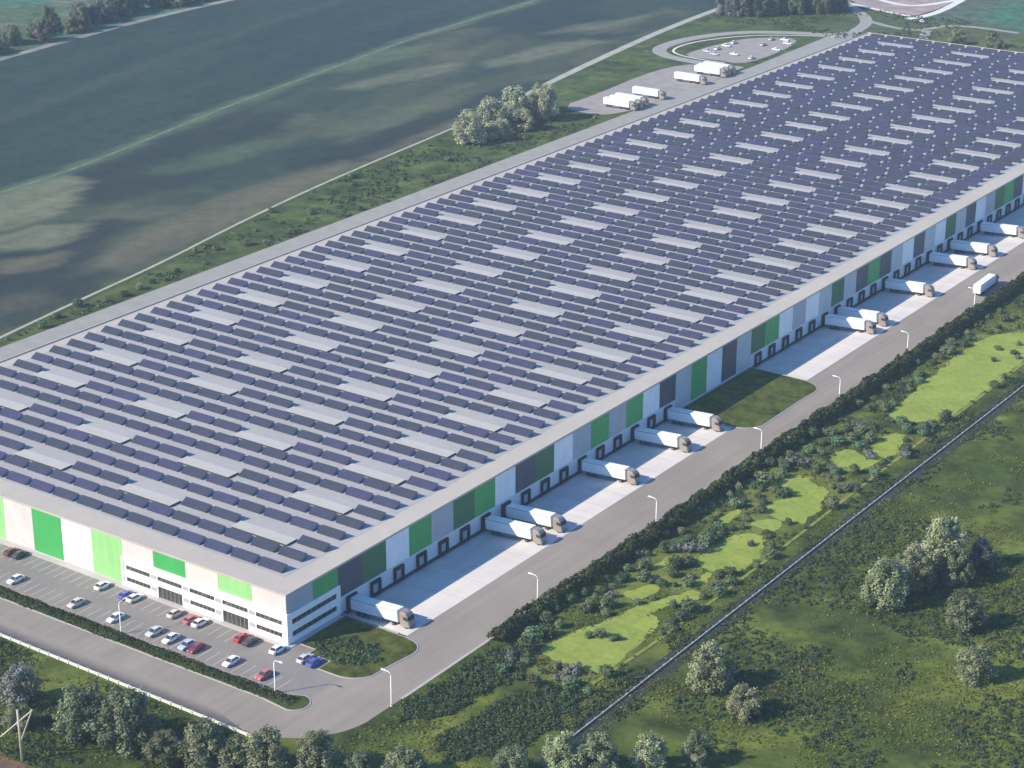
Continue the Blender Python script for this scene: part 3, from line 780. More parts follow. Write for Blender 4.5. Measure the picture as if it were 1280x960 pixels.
dock_lorries = [
 (2, 'white lorry at the dock closest to the office corner, beside the small grass plot'),
 (8, 'white lorry of the close pair, the one nearer the office, tail at the wall'),
 (9, 'white lorry of the close pair, the one under the white panel farther from the office'),
 (13, 'white lorry at a dock under the mid grey panel, past the close pair'),
 (16, 'white lorry docked one bay before the lorry beside the large grass plot'),
 (18, 'white lorry docked right beside the large grass plot in the middle of the yard'),
 (29, 'white lorry of the tight pair past the large grass plot, the nearer one'),
 (30, 'white lorry of the tight pair past the large grass plot, the farther one'),
 (34, 'white lorry docked under the slate panel just past the tight pair'),
 (38, 'white lorry docked opposite the lorry driving on the service road'),
 (40, 'white lorry docked second from the far right edge of the photo'),
 (43, 'white lorry docked farthest along the yard, at the right edge of the photo'),
]
lor0 = None
for i, lab in dock_lorries:
    if lor0 is None: lor0 = o = make_lorry(lab, 'lorries backed up to the loading docks')
    else: o = copy_tree(lor0); o['label'] = lab
    o.location = (.95+random.uniform(0, .35), .1+BAY*(i+.5)+random.uniform(-.15, .15), -1.06)
    o.rotation_euler = (0, -math.radians(3.7), random.uniform(-.006, .006))
o = copy_tree(lor0); del o['group']; o['label'] = 'white lorry driving along the grey service road past the hedge'
o.location = (28.8, 304.5, ZR); o.rotation_euler = (0, 0, math.radians(92))
yl = [(452.5, 'foremost'), (457.0, 'second'), (462, 'third'), (477, 'lone middle'), (513, 'fourth group'), (531, 'x'), (535, 'y'), (539.5, 'z')]
ylab = ['white lorry nearest the tree row in the trailer yard behind the warehouse', 'white lorry in the middle of the three parked close by the tree row', 'white lorry farthest from the tree row of the three parked close together',
        'white lorry parked by itself just past the three close lorries in the rear yard', 'white lorry parked by itself before the last three in the rear yard', 'white lorry first of the last three toward the turning loop', 'white lorry between two others at the loop end of the rear yard', 'white lorry last in the rear yard, closest to the turning loop']
for (y, _), lab in zip(yl, ylab):
    o = copy_tree(lor0); o['label'] = lab; o['group'] = 'lorries in the yard behind the warehouse'
    o.location = (-209+random.uniform(-.6, .6), y, .05); o.rotation_euler = (0, 0, random.uniform(-.02, .02))

# ------------------------------------------------------------------ cars
def car_paint(name, c): return mat(name, c, .25, .5, .03, 1.5)
PAINT = {'white': car_paint('white_car_paint', (.80, .80, .80)), 'beige': car_paint('beige_car_paint', (.60, .55, .46)), 'red': car_paint('red_car_paint', (.50, .035, .04)), 'maroon': car_paint('dull_red_car_paint', (.28, .04, .06)),
         'blue': car_paint('blue_car_paint', (.10, .11, .45)), 'paleblue': car_paint('pale_blue_car_paint', (.45, .50, .68)), 'dark': car_paint('dark_car_paint', (.05, .055, .06)), 'silver': car_paint('silver_car_paint', (.55, .57, .60)), 'pink': car_paint('faded_red_car_paint', (.50, .13, .14)), 'brown': car_paint('brown_car_paint', (.16, .05, .03))}
def car_meshes():
    P = {}
    def sec(x, w, z0, z1, t=.12):
        return [(x,-w*.96,z0),(x,w*.96,z0),(x,w,z0+.3),(x,w*.97,z1-.06),(x,w*.97-t,z1),(x,-w*.97+t,z1),(x,-w*.97,z1-.06),(x,-w,z0+.3)]
    b = MB(); b.loft([sec(-2.2,.74,.38,.82), sec(-2.05,.86,.26,.95), sec(-1.2,.9,.22,.98), sec(.2,.9,.22,.96), sec(1.0,.9,.22,.92), sec(1.8,.86,.24,.80), sec(2.15,.74,.3,.66)])
    P['body'] = b
    c = MB()
    def cs(x, w0, z0, w1, z1): return [(x[0],-w0,z0),(x[0],w0,z0),(x[1],w1,z1),(x[1],-w1,z1)]
    # glasshouse: bottom ring and top ring
    bot = [(-1.75,-.80,.93),(1.05,-.80,.91),(1.05,.80,.91),(-1.75,.80,.93)]; top = [(-1.15,-.62,1.40),(.30,-.62,1.40),(.30,.62,1.40),(-1.15,.62,1.40)]
    c.loft([bot, top]); P['window'] = c
    r = MB(); r.loft([[(-1.2,-.64,1.385),(.33,-.64,1.385),(.33,.64,1.385),(-1.2,.64,1.385)], [(-1.1,-.56,1.46),(.22,-.56,1.46),(.22,.56,1.46),(-1.1,.56,1.46)]])
    for s in (-1, 1):
        for a, e in (((-1.75, .8, .94), (-1.17, .63, 1.4)), ((1.05, .8, .92), (.31, .63, 1.4)), ((-.35, .815, .93), (-.38, .635, 1.4))):
            r.tube([(a[0], s*a[1], a[2]), (e[0], s*e[1], e[2])], .04, 4, smooth=False)
    P['roof'] = r
    return P
CP = car_meshes()
def make_car(colour):
    t = empty('parked_car')
    body = CP['body'].build('body', PAINT[colour], t)
    CP['window'].build('window', M['glass'], t); CP['roof'].build('roof', PAINT[colour], t)
    for x in (-1.35, 1.35):
        for s in (-1, 1):
            w = MB(); w.cyl((x, s*.80, .32), (0, 1, 0), .32, .22, 12); wo = w.build('wheel', M['tyre'], t)
            h = MB(); h.cyl((x, s*.912, .32), (0, 1, 0), .17, .02, 8); h.build('rim', M['door'], wo)
    for s in (-1, 1):
        h = MB(); h.box(2.06, 2.16, s*.58-.16, s*.58+.16, .60, .72); h.build('headlight', M['metalw'], body)
        h = MB(); h.box(-2.2, -2.1, s*.62-.12, s*.62+.12, .72, .86); h.build('tail_light', PAINT['red'], body)
    return t
CARS = [ # x, y, colour, heading (1: nose to +Y), label
 (-71.3, -13.4, 'white', -1, 'white car alone beside the hedge bed at the left end of the car park'),
 (-51.2, -13.6, 'beige', -1, 'beige car alone in the bays along the hedge bed'),
 (-38.9, -13.5, 'white', -1, 'white car on the hedge side right beside the lamp with the double bays'),
 (-27.2, -13.2, 'silver', -1, 'silver car first of the four cars close together along the hedge bed'),
 (-22.1, -13.4, 'white', -1, 'white car in the middle of the cluster along the hedge bed'),
 (-17.2, -13.5, 'paleblue', -1, 'pale blue car next to the dull red one along the hedge bed'),
 (-14.6, -13.3, 'maroon', -1, 'dull red car beside the pale blue one along the hedge bed'),
 (-4.4, -13.4, 'white', -1, 'white car along the hedge bed between the dull red and the faded red cars'),
 (5.2, -13.6, 'pink', -1, 'faded red car at the corner end of the hedge bed'),
 (-83.0, -3.9, 'brown', 1, 'brown car near the wall at the far left of the car park'),
 (-80.3, -3.8, 'dark', 1, 'black car near the wall beside the brown car'),
 (-52.6, -4.0, 'white', 1, 'white car near the wall below the light green panel'),
 (-42.2, -4.1, 'white', 1, 'white car near the wall beside a dark blue one at the office end'),
 (-44.8, -4.2, 'blue', 1, 'dark blue car near the wall next to a white one'),
 (-29.4, -4.3, 'beige', 1, 'beige car below the office windows'),
 (-24.5, -4.4, 'pink', 1, 'faded red car below the office windows, next to a white car'),
 (-21.9, -4.3, 'white', 1, 'white car below the office windows, next to a faded red car'),
 (-9.6, -4.1, 'red', 1, 'bright red car below the office windows, close to the building corner'),
 (-7.0, -4.2, 'dark', 1, 'dark grey car beside the bright red one'),
 (.2, -3.6, 'white', 1, 'white car at the very corner of the office'),
 (7.6, -3.2, 'silver', 1, 'silver car beside the blue one next to the shrubby grass plot'),
 (10.4, -3.3, 'blue', 1, 'blue car at the edge of the shrubby grass plot'),
]
proto_car = {}
def put_car(x, y, col, rz, lab, grp, z=ZR):
    if col not in proto_car: proto_car[col] = o = make_car(col)
    else: o = copy_tree(proto_car[col])
    o.location = (x, y, z); o.rotation_euler = (0, 0, rz); tag(o, lab, 'car', grp)
    return o
for x, y, col, h, lab in CARS:
    put_car(x, y, col, h*math.pi/2+random.uniform(-.03, .03), lab, 'cars in the car park in front of the warehouse')
for j, (x, y) in enumerate([(-226.4, 599), (-225.8, 590.4), (-212.2, 603.3), (-201.4, 597), (-226.1, 582), (-221.3, 570.5), (-213, 575.7), (-202, 573), (-214.9, 617.1), (-208.7, 619.6), (-203.5, 612.7), (-227.2, 574)]):
    put_car(x, y, ['white', 'white', 'silver'][j % 3], random.choice([0, math.pi/2]), 'small %s car in the pinkish yard inside the turning loop' % ['white', 'white', 'silver'][j % 3], 'cars in the yard inside the turning loop', .065)
put_car(-172.1, 702, 'white', 2.2, 'white car alone by the building site at the top of the photo', None, .07)

# ------------------------------------------------------------------ street lamps
def make_lamp():
    t = empty('street_lamp')
    p = MB(); p.tube([(0,0,0),(0,0,.9),(0,0,.95),(0,0,7.3)], [.17,.16,.13,.10], 10); p.build('pole', M['metalw'], t)
    a = MB(); a.tube([(0,0,7.25),(-.15,0,7.65),(-.6,0,7.85),(-1.5,0,7.95)], .08, 8); a.build('arm', M['metalw'], t)
    h = MB(); h.loft([[(-1.4,-.2,7.9),(-1.4,.2,7.9),(-1.4,.14,8.05),(-1.4,-.14,8.05)], [(-2.4,-.24,7.92),(-2.4,.24,7.92),(-2.4,.14,8.06),(-2.4,-.14,8.06)]]); h.build('lamp_head', M['metalw'], t)
    b = MB(); b.cyl((0,0,.06), (0,0,1), .26, .12, 10); b.build('base_plate', M['metalw'], t)
    return t
LAMPS = [
 (34.6, -7.6, 0, 'white street lamp at the rounded road corner, nearest the camera'),
 (34.5, 45.6, 0, 'white street lamp beside the hedge opposite the first empty docks'),
 (34.7, 96.4, 0, 'white street lamp beside the hedge opposite the lorry between the pairs'),
 (34.7, 149.4, 0, 'white street lamp opposite the near end of the large grass plot'),
 (34.4, 195.5, 0, 'white street lamp opposite the far end of the large grass plot'),
 (34.3, 240.2, 0, 'white street lamp just before the tight pair of docked lorries'),
 (34.3, 289.5, 0, 'white street lamp beside the tail of the lorry driving on the road'),
 (34.3, 340.0, 0, 'white street lamp farthest along the road at the right edge'),
 (11.6, -17.4, math.pi, 'white lamp post at the corner end of the hedge bed'),
 (-33.2, -17.4, -math.pi/2, 'white lamp post standing in the hedge bed halfway along the car park'),
]
lamp0 = None
for x, y, rz, lab in LAMPS:
    if lamp0 is None: lamp0 = o = make_lamp()
    else: o = copy_tree(lamp0)
    o.location = (x, y, .05); o.rotation_euler = (0, 0, rz); tag(o, lab, 'street lamp', 'white street lamps around the warehouse')

# ------------------------------------------------------------------ boundary walls and the power pole
def low_wall(name, a, c, label, h=.75, cw=.2, step=3.0, m='wallcap'):
    t = empty(name); tag(t, label, 'wall')
    a = Vector(a); c = Vector(c); d = (c-a); L_ = d.length; d.normalize()
    t.location = (a.x, a.y, 0); t.rotation_euler = (0, 0, math.atan2(d.y, d.x))
    p = MB(); p.box(0, L_, -.07, .07, 0, h); p.build('wall_slab', M[m], t)
    q = MB(); q.box(0, L_, -cw, cw, h+.003, h+.1); q.build('coping', M[m], t)
    n = int(L_/step); r = MB()
    for k in range(n+1): r.box(k*step-.18, k*step+.18, -cw-.06, cw+.06, 0, h+.2)
    tag(r.build('wall_posts', M[m], t), kind='stuff')
low_wall('boundary_wall', (-150, -33.3), (19.5, -33.3), 'low pale wall along the front road at the lower left', .5, .17)
low_wall('boundary_wall', (71.8, -6), (71.8, 560), 'long pale posted wall between the planted belt and the wild meadow', .35, .09, 3.0, 'wallgrey')

up = empty('power_pole', (-11.5, -65.8, 0))
tag(up, 'pale wooden power pole with a slanting crossarm at the lower left corner', 'power pole')
p = MB(); p.tube([(0, 0, 0), (0, 0, 11.5)], [.30, .22], 10); p.build('pole', M['wood'], up)
p = MB(); p.tube([(-4.2, -1.2, 4.7), (3.3, 1.0, 12.2)], .17, 6, smooth=False); p.build('crossarm', M['wood'], up)
p = MB(); p.tube([(.05, 0, 4.4), (3.1, .95, 12.0)], .15, 6, smooth=False); p.build('brace', M['wood'], up)
for f in (.05, .5, .95):
    ip = Vector((-4.2, -1.2, 4.7)).lerp(Vector((3.3, 1.0, 12.2)), f)
    q = MB(); q.tube([ip+Vector((0,0,.1)), ip+Vector((0,0,.35)), ip+Vector((0,0,.5))], [.06,.12,.05], 8); q.build('insulator', M['door'], up)

# ------------------------------------------------------------------ vegetation
def leaf_cloud(rng, lobes, n, size, tint_spread=.5, shell=.55, up=.25):
    """n bent leaf quads spread through ellipsoid lobes [(centre, radii)]; tint is per clump + per leaf"""
    lobes = [(np.array(c, float), np.array(r, float)) for c, r in lobes]
    vol = np.array([r.prod()**(2/3) for _, r in lobes]); cnt = np.maximum((n*vol/vol.sum()).astype(int), 4)
    P = []; Nn = []; T = []
    for (c, r), k in zip(lobes, cnt):
        d = rng.normal(size=(k, 3)); d /= np.linalg.norm(d, axis=1)[:, None]
        rad = (shell+(1-shell)*rng.random(k)**.6)*(1+.12*rng.normal(size=k))
        P.append(c+d*r*rad[:, None])
        Nn.append(d*.9+rng.normal(size=(k, 3))*.33+[0, 0, up])
        base = rng.random()
        T.append(np.clip(.5+(base-.5)*tint_spread+rng.normal(size=k)*.09, 0, 1))
    P = np.concatenate(P); Nn = np.concatenate(Nn); T = np.concatenate(T)
    Nn /= np.linalg.norm(Nn, axis=1)[:, None]
    a = np.cross(Nn, rng.normal(size=Nn.shape)); a /= np.linalg.norm(a, axis=1)[:, None]
    b = np.cross(Nn, a)
    s = size*(.6+.8*rng.random(len(P)))[:, None]
    V = np.stack([P-a*s-b*s*.35, P+a*s*.2-b*s*.75, P+a*s+b*s*.3, P-a*s*.15+b*s*.8], 1)
    V[:, :, 2] = np.maximum(V[:, :, 2], .03)
    return V.reshape(-1, 3), np.arange(len(P)*4).reshape(-1, 4), T

def tree_meshes(seed, h, w, kind, leaves=7000, lean=.0):
    rng = np.random.default_rng(seed)
    lobes = []
    n = 44
    for i in range(n):
        t = (i+.5)/n
        z = h*(.10+.78*t)
        env = math.sin(math.pi*min(1, .26+.66*t))**.75
        a = i*2.4+rng.normal()*.6
        rr = w*.5*env*(.45+.42*rng.random())
        r = w*(.085+.085*rng.random())*(1.12-.3*t)
        lobes.append(((math.cos(a)*rr, math.sin(a)*rr, z+rng.normal()*.03*h), (r, r, r*(.95+.75*rng.random()))))
    for i in range(5):
        lobes.append(((rng.normal()*.10*w, rng.normal()*.10*w, h*(.72+.05*i)), (w*.13, w*.13, h*.09)))
    V, F_, T = leaf_cloud(rng, lobes, leaves, .24, .8, .35, .35)
    cr = mesh_np('crown', V, F_, LF[kind], T)
    tb = MB()
    tb.tube([(0,0,0),(.02*w,0,h*.2),(.0,.1,h*.5),(.02*w,0,h*.85)], [.035*w+.08,.028*w+.05,.018*w+.03,.03], 8)
    for c, r in lobes[::4]:
        z0 = max(.12*h, c[2]*.55); tb.tube([(0, 0, z0), (c[0]*.5, c[1]*.5, (z0+c[2])*.52), c], [.012*w+.04, .008*w+.03, .02], 6)
    o = tb.build('trunk', M['bark']); tm = o.data; bpy.data.objects.remove(o)
    return cr, tm
TREES = {}
for kind, seeds in (('pale', (11, 12, 13)), ('willow', (1, 2, 3)), ('tree', (4, 5, 6)), ('violet', (7, 8))):
    TREES[kind] = [tree_meshes(s, 12.0, 10.5, kind) for s in seeds]
def plant_tree(x, y, h, w, kind, label, group=None, var=None):
    cr, tm = random.choice(TREES[kind]) if var is None else TREES[kind][var % len(TREES[kind])]
    t = empty('tree', (x, y, 0), random.uniform(0, 6.28)); tag(t, label, 'tree', group)
    t.scale = (w*1.1/10.5, w*1.1/10.5, h/12.0)
    link_mesh('trunk', tm, t); link_mesh('crown', cr, t)
    return t
FG = [
 (-3.0, -46.5, 6.0, 8.0, 'tree', 'low bushy tree behind the two joined crowns, close to the front wall'),
 (11.5, -49.5, 6.5, 7.5, 'tree', 'low tree filling the gap left of the single round tree at the bottom'),
 (25.2, -44.6, 7.5, 7.5, 'tree', 'smaller tree between the single round tree and the road corner pair'),
 (46.0, -32.0, 5.5, 7.5, 'tree', 'low bushy tree right beside the road corner pair'),
 (-8.6, -52.6, 11.5, 10.5, 'tree', 'broad grey-green tree left of the two joined crowns near the power pole'),
 (1.2, -50.0, 13.0, 11, 'tree', 'taller grey-green tree right of the two joined crowns near the power pole'),
 (-28.5, -50.5, 9.0, 8, 'violet', 'dusky blue-grey tree half cut by the left edge, behind the power pole'),
 (-22, -57.5, 5.0, 6, 'tree', 'low bushy tree just behind the power pole'),
 (19.6, -46.8, 10.0, 9.5, 'tree', 'single round grey-green tree at the bottom between the front wall and the frame edge'),
 (30.5, -41.6, 10.0, 10, 'willow', 'pale bushy tree at the road corner, left of a pair'),
 (38.8, -36.0, 9.5, 9, 'willow', 'pale bushy tree at the road corner, right of a pair'),
 (54, -27.5, 6.5, 8.5, 'tree', 'low tree cut by the bottom edge, right of the road corner pair'),
 (77.5, -8.0, 9.0, 8, 'willow', 'pale tree at the near end of the posted wall'),
 (83.5, -5.0, 9.0, 8.5, 'tree', 'grey-green tree beside the pale one at the near end of the posted wall'),
 (70.5, -15.5, 7.0, 8, 'tree', 'smaller tree below the near end of the posted wall'),
 (90.5, 2.5, 8.0, 7, 'willow', 'pale tree at the bottom right of the wall end group'),
 (97, 9.5, 7.0, 6, 'tree', 'small tree at the right end of the wall end group'),
 (84.2, 36.8, 10.5, 9.2, 'willow', 'lone pale round tree just outside the posted wall'),
 (95.5, 31.0, 7.0, 7.5, 'willow', 'pale tree to the lower right of the lone round one'),
 (98.2, 91.5, 12.0, 10, 'willow', 'big pale willow, front one of the tall pair in the meadow'),
 (99.5, 103.5, 11.0, 9.5, 'willow', 'pale willow squeezed between the front and rear ones of the meadow clump'),
 (101.5, 115.5, 14.5, 10.5, 'willow', 'big pale willow, rear and tallest of the meadow clump'),
 (107, 111.0, 9.0, 7.5, 'tree', 'smaller grey-green tree at the right of the meadow clump'),
 (108, 122.5, 7.0, 6, 'violet', 'small greyish tree just past the meadow clump'),
 (117, 92.0, 9.0, 9, 'tree', 'grey-green tree out in the meadow at the far lower right'),
 (128, 72, 8.0, 8, 'willow', 'pale tree alone in the bottom right corner meadow'),
]
for i, (x, y, h, w, k, lab) in enumerate(FG): plant_tree(x, y, h, w, k, lab, None, i)
ROWT = [(-220, 367, 13.5, 14), (-213.5, 379, 8.5, 11), (-224, 388, 14.5, 15), (-215, 396, 9, 12), (-224.5, 406, 15.5, 14), (-217, 417, 15, 14), (-225, 427, 13, 12)]
RLAB = ['pale tree standing apart at the left end of the row by the field path', 'small tree in the gap of the row by the field path', 'wide tree second large one of the row by the field path', 'low tree in front of the wide one in the row by the field path',
        'tall tree in the middle of the row by the field path', 'tall tree in the row by the field path, close to the parked lorries', 'tree at the right end of the row, touching the field path']
for (x, y, h, w), lab in zip(ROWT, RLAB): plant_tree(x, y, h, w, 'pale', lab, 'tree row by the field path')
rr = random.Random(5)
for j in range(17):
    x = -266+j*2.75+rr.uniform(-3, 3); y = 650+j*2.9+rr.uniform(-4, 12)
    plant_tree(x, y+4, rr.uniform(12, 19), rr.uniform(9, 13), 'tree' if j % 3 else 'violet', 'tree of the grey-green copse beyond the turning loop at the top', 'copse beyond the turning loop')
for j in range(40):
    y = 345+j*5.2+rr.uniform(-3, 3)
    x = float(x_on(FAR_EDGE, np.array(y)))-rr.uniform(9, 24)
    plant_tree(x, y, rr.uniform(6, 14), rr.uniform(7, 11), 'violet' if j % 2 else 'tree', 'greyish tree along the far edge of the dark field at the top left', 'trees along the far field edge')
for j in range(14):
    plant_tree(-135+j*14+rr.uniform(-5, 5), 655+rr.uniform(-10, 40), rr.uniform(5, 9), rr.uniform(6, 9), 'tree', 'tree in the rough ground beyond the far end of the warehouse', 'trees beyond the far end of the warehouse')

# shrubs: six shapes, copied with shared meshes
SHR = []
for s in range(7):
    rng = np.random.default_rng(40+s)
    lobes = [((0, 0, .62), (.9, .9, .72))]+[((rng.normal()*.42, rng.normal()*.42, .6+.35*rng.random()), (.42+.2*rng.random(),)*2+(.42+.2*rng.random(),)) for _ in range(rng.integers(3, 6))]
    V, F_, T = leaf_cloud(rng, lobes, 520, .125, .35, .6, .3)
    SHR.append(mesh_np('shrub', V, F_, LF['shrub'], T))
SHRV = []
for s in range(2):
    rng = np.random.default_rng(60+s)
    lobes = [((rng.normal()*.5, rng.normal()*.5, .55+.3*rng.random()), (.6,)*3) for _ in range(5)]
    V, F_, T = leaf_cloud(rng, lobes, 520, .125, .35, .6, .3)
    SHRV.append(mesh_np('shrub', V, F_, LF['violet'], T))
n_shrub = 0
def shrub(x, y, s, label, group, pool=None):
    global n_shrub
    n_shrub += 1
    o = link_mesh('shrub', rr.choice(pool or (SHRV if rr.random() < .06 else SHR)))
    o.location = (x, y, -.05); o.rotation_euler = (0, 0, rr.uniform(0, 6.28)); k = s*rr.uniform(.85, 1.15); o.scale = (k, k, k*rr.uniform(.8, 1.15))
    tag(o, label, 'shrub', group)
BELT = [(20, 62, 'round shrub in the belt around the lawn nearest the road corner'), (62, 112, 'round shrub in the belt around the second lawn from the road corner'), (112, 190, 'round shrub in the thick middle part of the belt, among small lawns'), (190, 300, 'round shrub in the belt around the long lawn at the right edge')]
lawn_polys = {k: smooth_poly(v, 2) for k, v in LAWNS.items()}
def lawn_d(x, y): return min(float(sdist(np.array(x), np.array(y), p)) for p in lawn_polys.values())
cands = []
tries = 0
while len(cands) < 180 and tries < 20000:
    tries += 1
    x = rr.uniform(42.5, 65.5); y = rr.uniform(16, 296)
    if y > 190 and rr.random() < .45: continue
    d = lawn_d(x, y); r = rr.choice([1.0, 1.2, 1.5, 1.8, 2.1])
    if d < r*.6: continue
    # clumps: stay near the lawns' rims and in noise pockets
    if fbm(np.array(x*.11), np.array(y*.11+30), 3) < .44 and d > 2.5: continue
    if any((x-a)**2+(y-b_)**2 < (.75*(r+c))**2 for a, b_, c in cands): continue
    cands.append((x, y, r))
for x, y, r in cands:
    lab = next(l for a, c, l in BELT if a <= y+4.001 < c+4.1)
    shrub(x, y, r, lab, lab.replace('round shrub', 'round shrubs'))
for x, y, r in [(51.5, 40.5, 1.0), (53.2, 42.2, 1.6), (57.2, 43.2, 1.0), (56.5, 42.0, .8)]: shrub(x, y, r, 'small shrub standing alone on the lawn nearest the road corner', 'shrubs standing on the nearest lawn')
for x, y, r in [(58.3, 101.3, 1.2), (53.8, 262.5, 1.4), (56.7, 252.5, .9), (59.0, 261.5, 1.2), (57.5, 269.5, 1.1), (61.5, 258.5, 1.2)]: shrub(x, y, r, 'small dark shrub standing on the long bright lawn' if y > 200 else 'small shrub standing on the second lawn', 'shrubs standing on the lawns')
for j in range(58):
    y = 24+j*4.7+rr.uniform(-1.8, 1.8)
    if y > 300: break
    if rr.random() < .22: continue
    shrub(rr.uniform(38.6, 41.8), y, rr.uniform(.9, 1.75), 'round shrub growing against the outer side of the long dark hedge', 'shrubs along the outer side of the hedge')
for j in range(44):
    y = 100+j*7.6+rr.uniform(-4, 4); pl_ = float(x_on(PATH, np.array(y)))
    t = rr.random(); x = pl_+3+(-195.5-pl_-3)*t
    if 436 < y < 553: continue
    shrub(x, y, rr.uniform(.9, 2.0), 'dark shrub on the green strip between the field path and the rear road', 'shrubs on the strip by the field path')

# hedges: leaf quads through a long low volume
def hedge_mesh(rng, line, width, height, per_m, size, kind, name):
    pts = np.array(line, float); seg = np.linalg.norm(np.diff(pts, axis=0), axis=1); cum = np.concatenate([[0], np.cumsum(seg)])
    n = int(cum[-1]*per_m); t = rng.random(n)*cum[-1]
    cx = np.interp(t, cum, pts[:, 0]); cy = np.interp(t, cum, pts[:, 1])
    k = np.clip(np.searchsorted(cum, t)-1, 0, len(seg)-1); d = np.diff(pts, axis=0)[k]/seg[k][:, None]
    u = rng.random(n)*2-1
    top = height*(.55+.9*(fbm(t*.35, t*0+u*1.5, 3)-.15))*(1-.55*u**4)
    z = top*(.35+.65*rng.random(n)**.5)
    w = width/2*(.75+.5*fbm(t*.2, t*0+3, 2))
    P = np.stack([cx-d[:, 1]*u*w, cy+d[:, 0]*u*w, z], 1)
    N_ = np.stack([-d[:, 1]*u, d[:, 0]*u, .8+0*u], 1)+rng.normal(size=(n, 3))*.5; N_ /= np.linalg.norm(N_, axis=1)[:, None]
    a = np.cross(N_, rng.normal(size=N_.shape)); a /= np.linalg.norm(a, axis=1)[:, None]; b = np.cross(N_, a)
    s = size*(.6+.8*rng.random(n))[:, None]
    V = np.stack([P-a*s-b*s*.4, P+a*s*.2-b*s*.8, P+a*s+b*s*.3, P-a*s*.2+b*s*.8], 1); V[:, :, 2] = np.maximum(V[:, :, 2], .04)
    T = np.clip(.15+.75*fbm(P[:, 0]*.22, P[:, 1]*.22, 3)+rng.normal(size=n)*.14, 0, 1)
    return mesh_np(name, V.reshape(-1, 3), np.arange(n*4).reshape(-1, 4), LF[kind], T)
rng = np.random.default_rng(77)
tag(link_mesh('hedge', hedge_mesh(rng, [(36.4, 26), (36.8, 90), (36.6, 200), (36.2, 330), (36.2, 500)], 4.4, 3.7, 95, .34, 'hedge', 'hedge')), 'long dark hedge along the outer side of the service road', 'hedge')
tag(link_mesh('hedge', hedge_mesh(rng, [(-150, -19.3), (-20, -19.0), (4, -18.7), (17.5, -18.0)], 3.6, .95, 60, .22, 'hedge', 'hedge')), 'low dense hedge filling the bed between the car park and the front road', 'hedge')

# ground cover and scrub: uncounted low clumps
def cover_mesh(rng, pts, hts, size, per, kind, name):
    n = len(pts); k = per
    P0 = np.repeat(pts, k, 0); Hh = np.repeat(hts, k)
    d = rng.normal(size=(n*k, 3)); d /= np.linalg.norm(d, axis=1)[:, None]; d[:, 2] = np.abs(d[:, 2])
    P = np.zeros((n*k, 3)); P[:, :2] = P0+d[:, :2]*(Hh*.85)[:, None]; P[:, 2] = d[:, 2]*Hh*(.5+.5*rng.random(n*k))
    N_ = d+rng.normal(size=d.shape)*.4; N_ /= np.linalg.norm(N_, axis=1)[:, None]
    a = np.cross(N_, rng.normal(size=N_.shape)); a /= np.linalg.norm(a, axis=1)[:, None]; b = np.cross(N_, a)
    s = (size*(.6+.8*rng.random(n*k))*(.5+.5*Hh))[:, None]
    V = np.stack([P-a*s-b*s*.4, P+a*s*.2-b*s*.8, P+a*s+b*s*.3, P-a*s*.2+b*s*.8], 1); V[:, :, 2] = np.maximum(V[:, :, 2], .03)
    T = np.clip(np.repeat(rng.random(n), k)*.6+.2+rng.normal(size=n*k)*.12, 0, 1)
    return mesh_np(name, V.reshape(-1, 3), np.arange(n*k*4).reshape(-1, 4), LF[kind], T)
def scatter(rng, x0, x1, y0, y1, n, ok):
    x = rng.uniform(x0, x1, n); y = rng.uniform(y0, y1, n); m_ = ok(x, y)
    return np.stack([x[m_], y[m_]], 1)
rng = np.random.default_rng(91)
GC1 = [(36.5, -6), (36.6, 9.1), (39, 31.8), (48.9, 25), (48.0, 8), (46.5, -2.7), (43.0, -8.0), (39.6, -13)]
GC2 = [(49.5, -15.4), (50.5, 2), (55.1, 17.4), (64.2, 21.4), (67.5, 7.9), (66, -6), (57.4, -19)]
def roadfree(x, y): return (np.hypot(x-15.4, y+13) > 21) | (x < 15)
def ok_near(x, y):
    a = np.minimum(sdist(x, y, GC1), sdist(x, y, GC2))+6*(fbm(x*.2, y*.2, 3)-.5)
    return (a < 0) & roadfree(x, y)
p1 = scatter(rng, 34, 70, -24, 34, 4200, ok_near)
def ok_far(x, y):
    f = fbm(x*.055+3, y*.055+8, 4)
    edge = np.exp(-((x-74.5)/2.2)**2)*.16
    return (f+edge > .535)
p2 = scatter(rng, 73, 150, -20, 330, 17000, ok_far)
def ok_bank(x, y): return fbm(x*.1, y*.1+50, 3)+.1*(x > 69) > .56
p3 = scatter(rng, 66, 71.2, 0, 330, 1500, ok_bank)
def ok_belt(x, y):
    d = np.minimum.reduce([sdist(x, y, p) for p in lawn_polys.values()])
    return (d > .5) & (fbm(x*.12+70, y*.12, 3) > .56)
p4 = scatter(rng, 40.5, 65, 18, 330, 4200, ok_belt)
def ok_front(x, y): return (fbm(x*.08+11, y*.08, 4) > .52) & (y > -66)
p5 = scatter(rng, -70, 60, -66, -35, 3200, lambda x, y: ok_front(x, y) & roadfree(x, y))
pts = np.concatenate([p1, p2, p3, p4, p5]); hts = rng.uniform(.35, .95, len(pts)); hts[:len(p1)] *= 1.25
tag(link_mesh('ground_cover', cover_mesh(rng, pts, hts, .22, 22, 'cover', 'ground_cover')), 'low dark scrub spreading through the rough meadow around the service road', 'ground cover', kind='stuff')
def meadow(rng, x0, x1, y0, y1, n, ok):
    return scatter(rng, x0, x1, y0, y1, n, lambda x, y: ok(x, y) & (fbm(x*.06+21, y*.06+4, 4)+.25*(rng.random(len(x))-.5) > .47))
g1 = meadow(rng, 72.5, 150, -20, 330, 42000, lambda x, y: x > 0)
g2 = meadow(rng, -75, 70, -68, 40, 30000, lambda x, y: ((y < -34) | ((x > 35.5) & (sdist(x, y, lawn_polys['a']) > .5))) & roadfree(x, y))
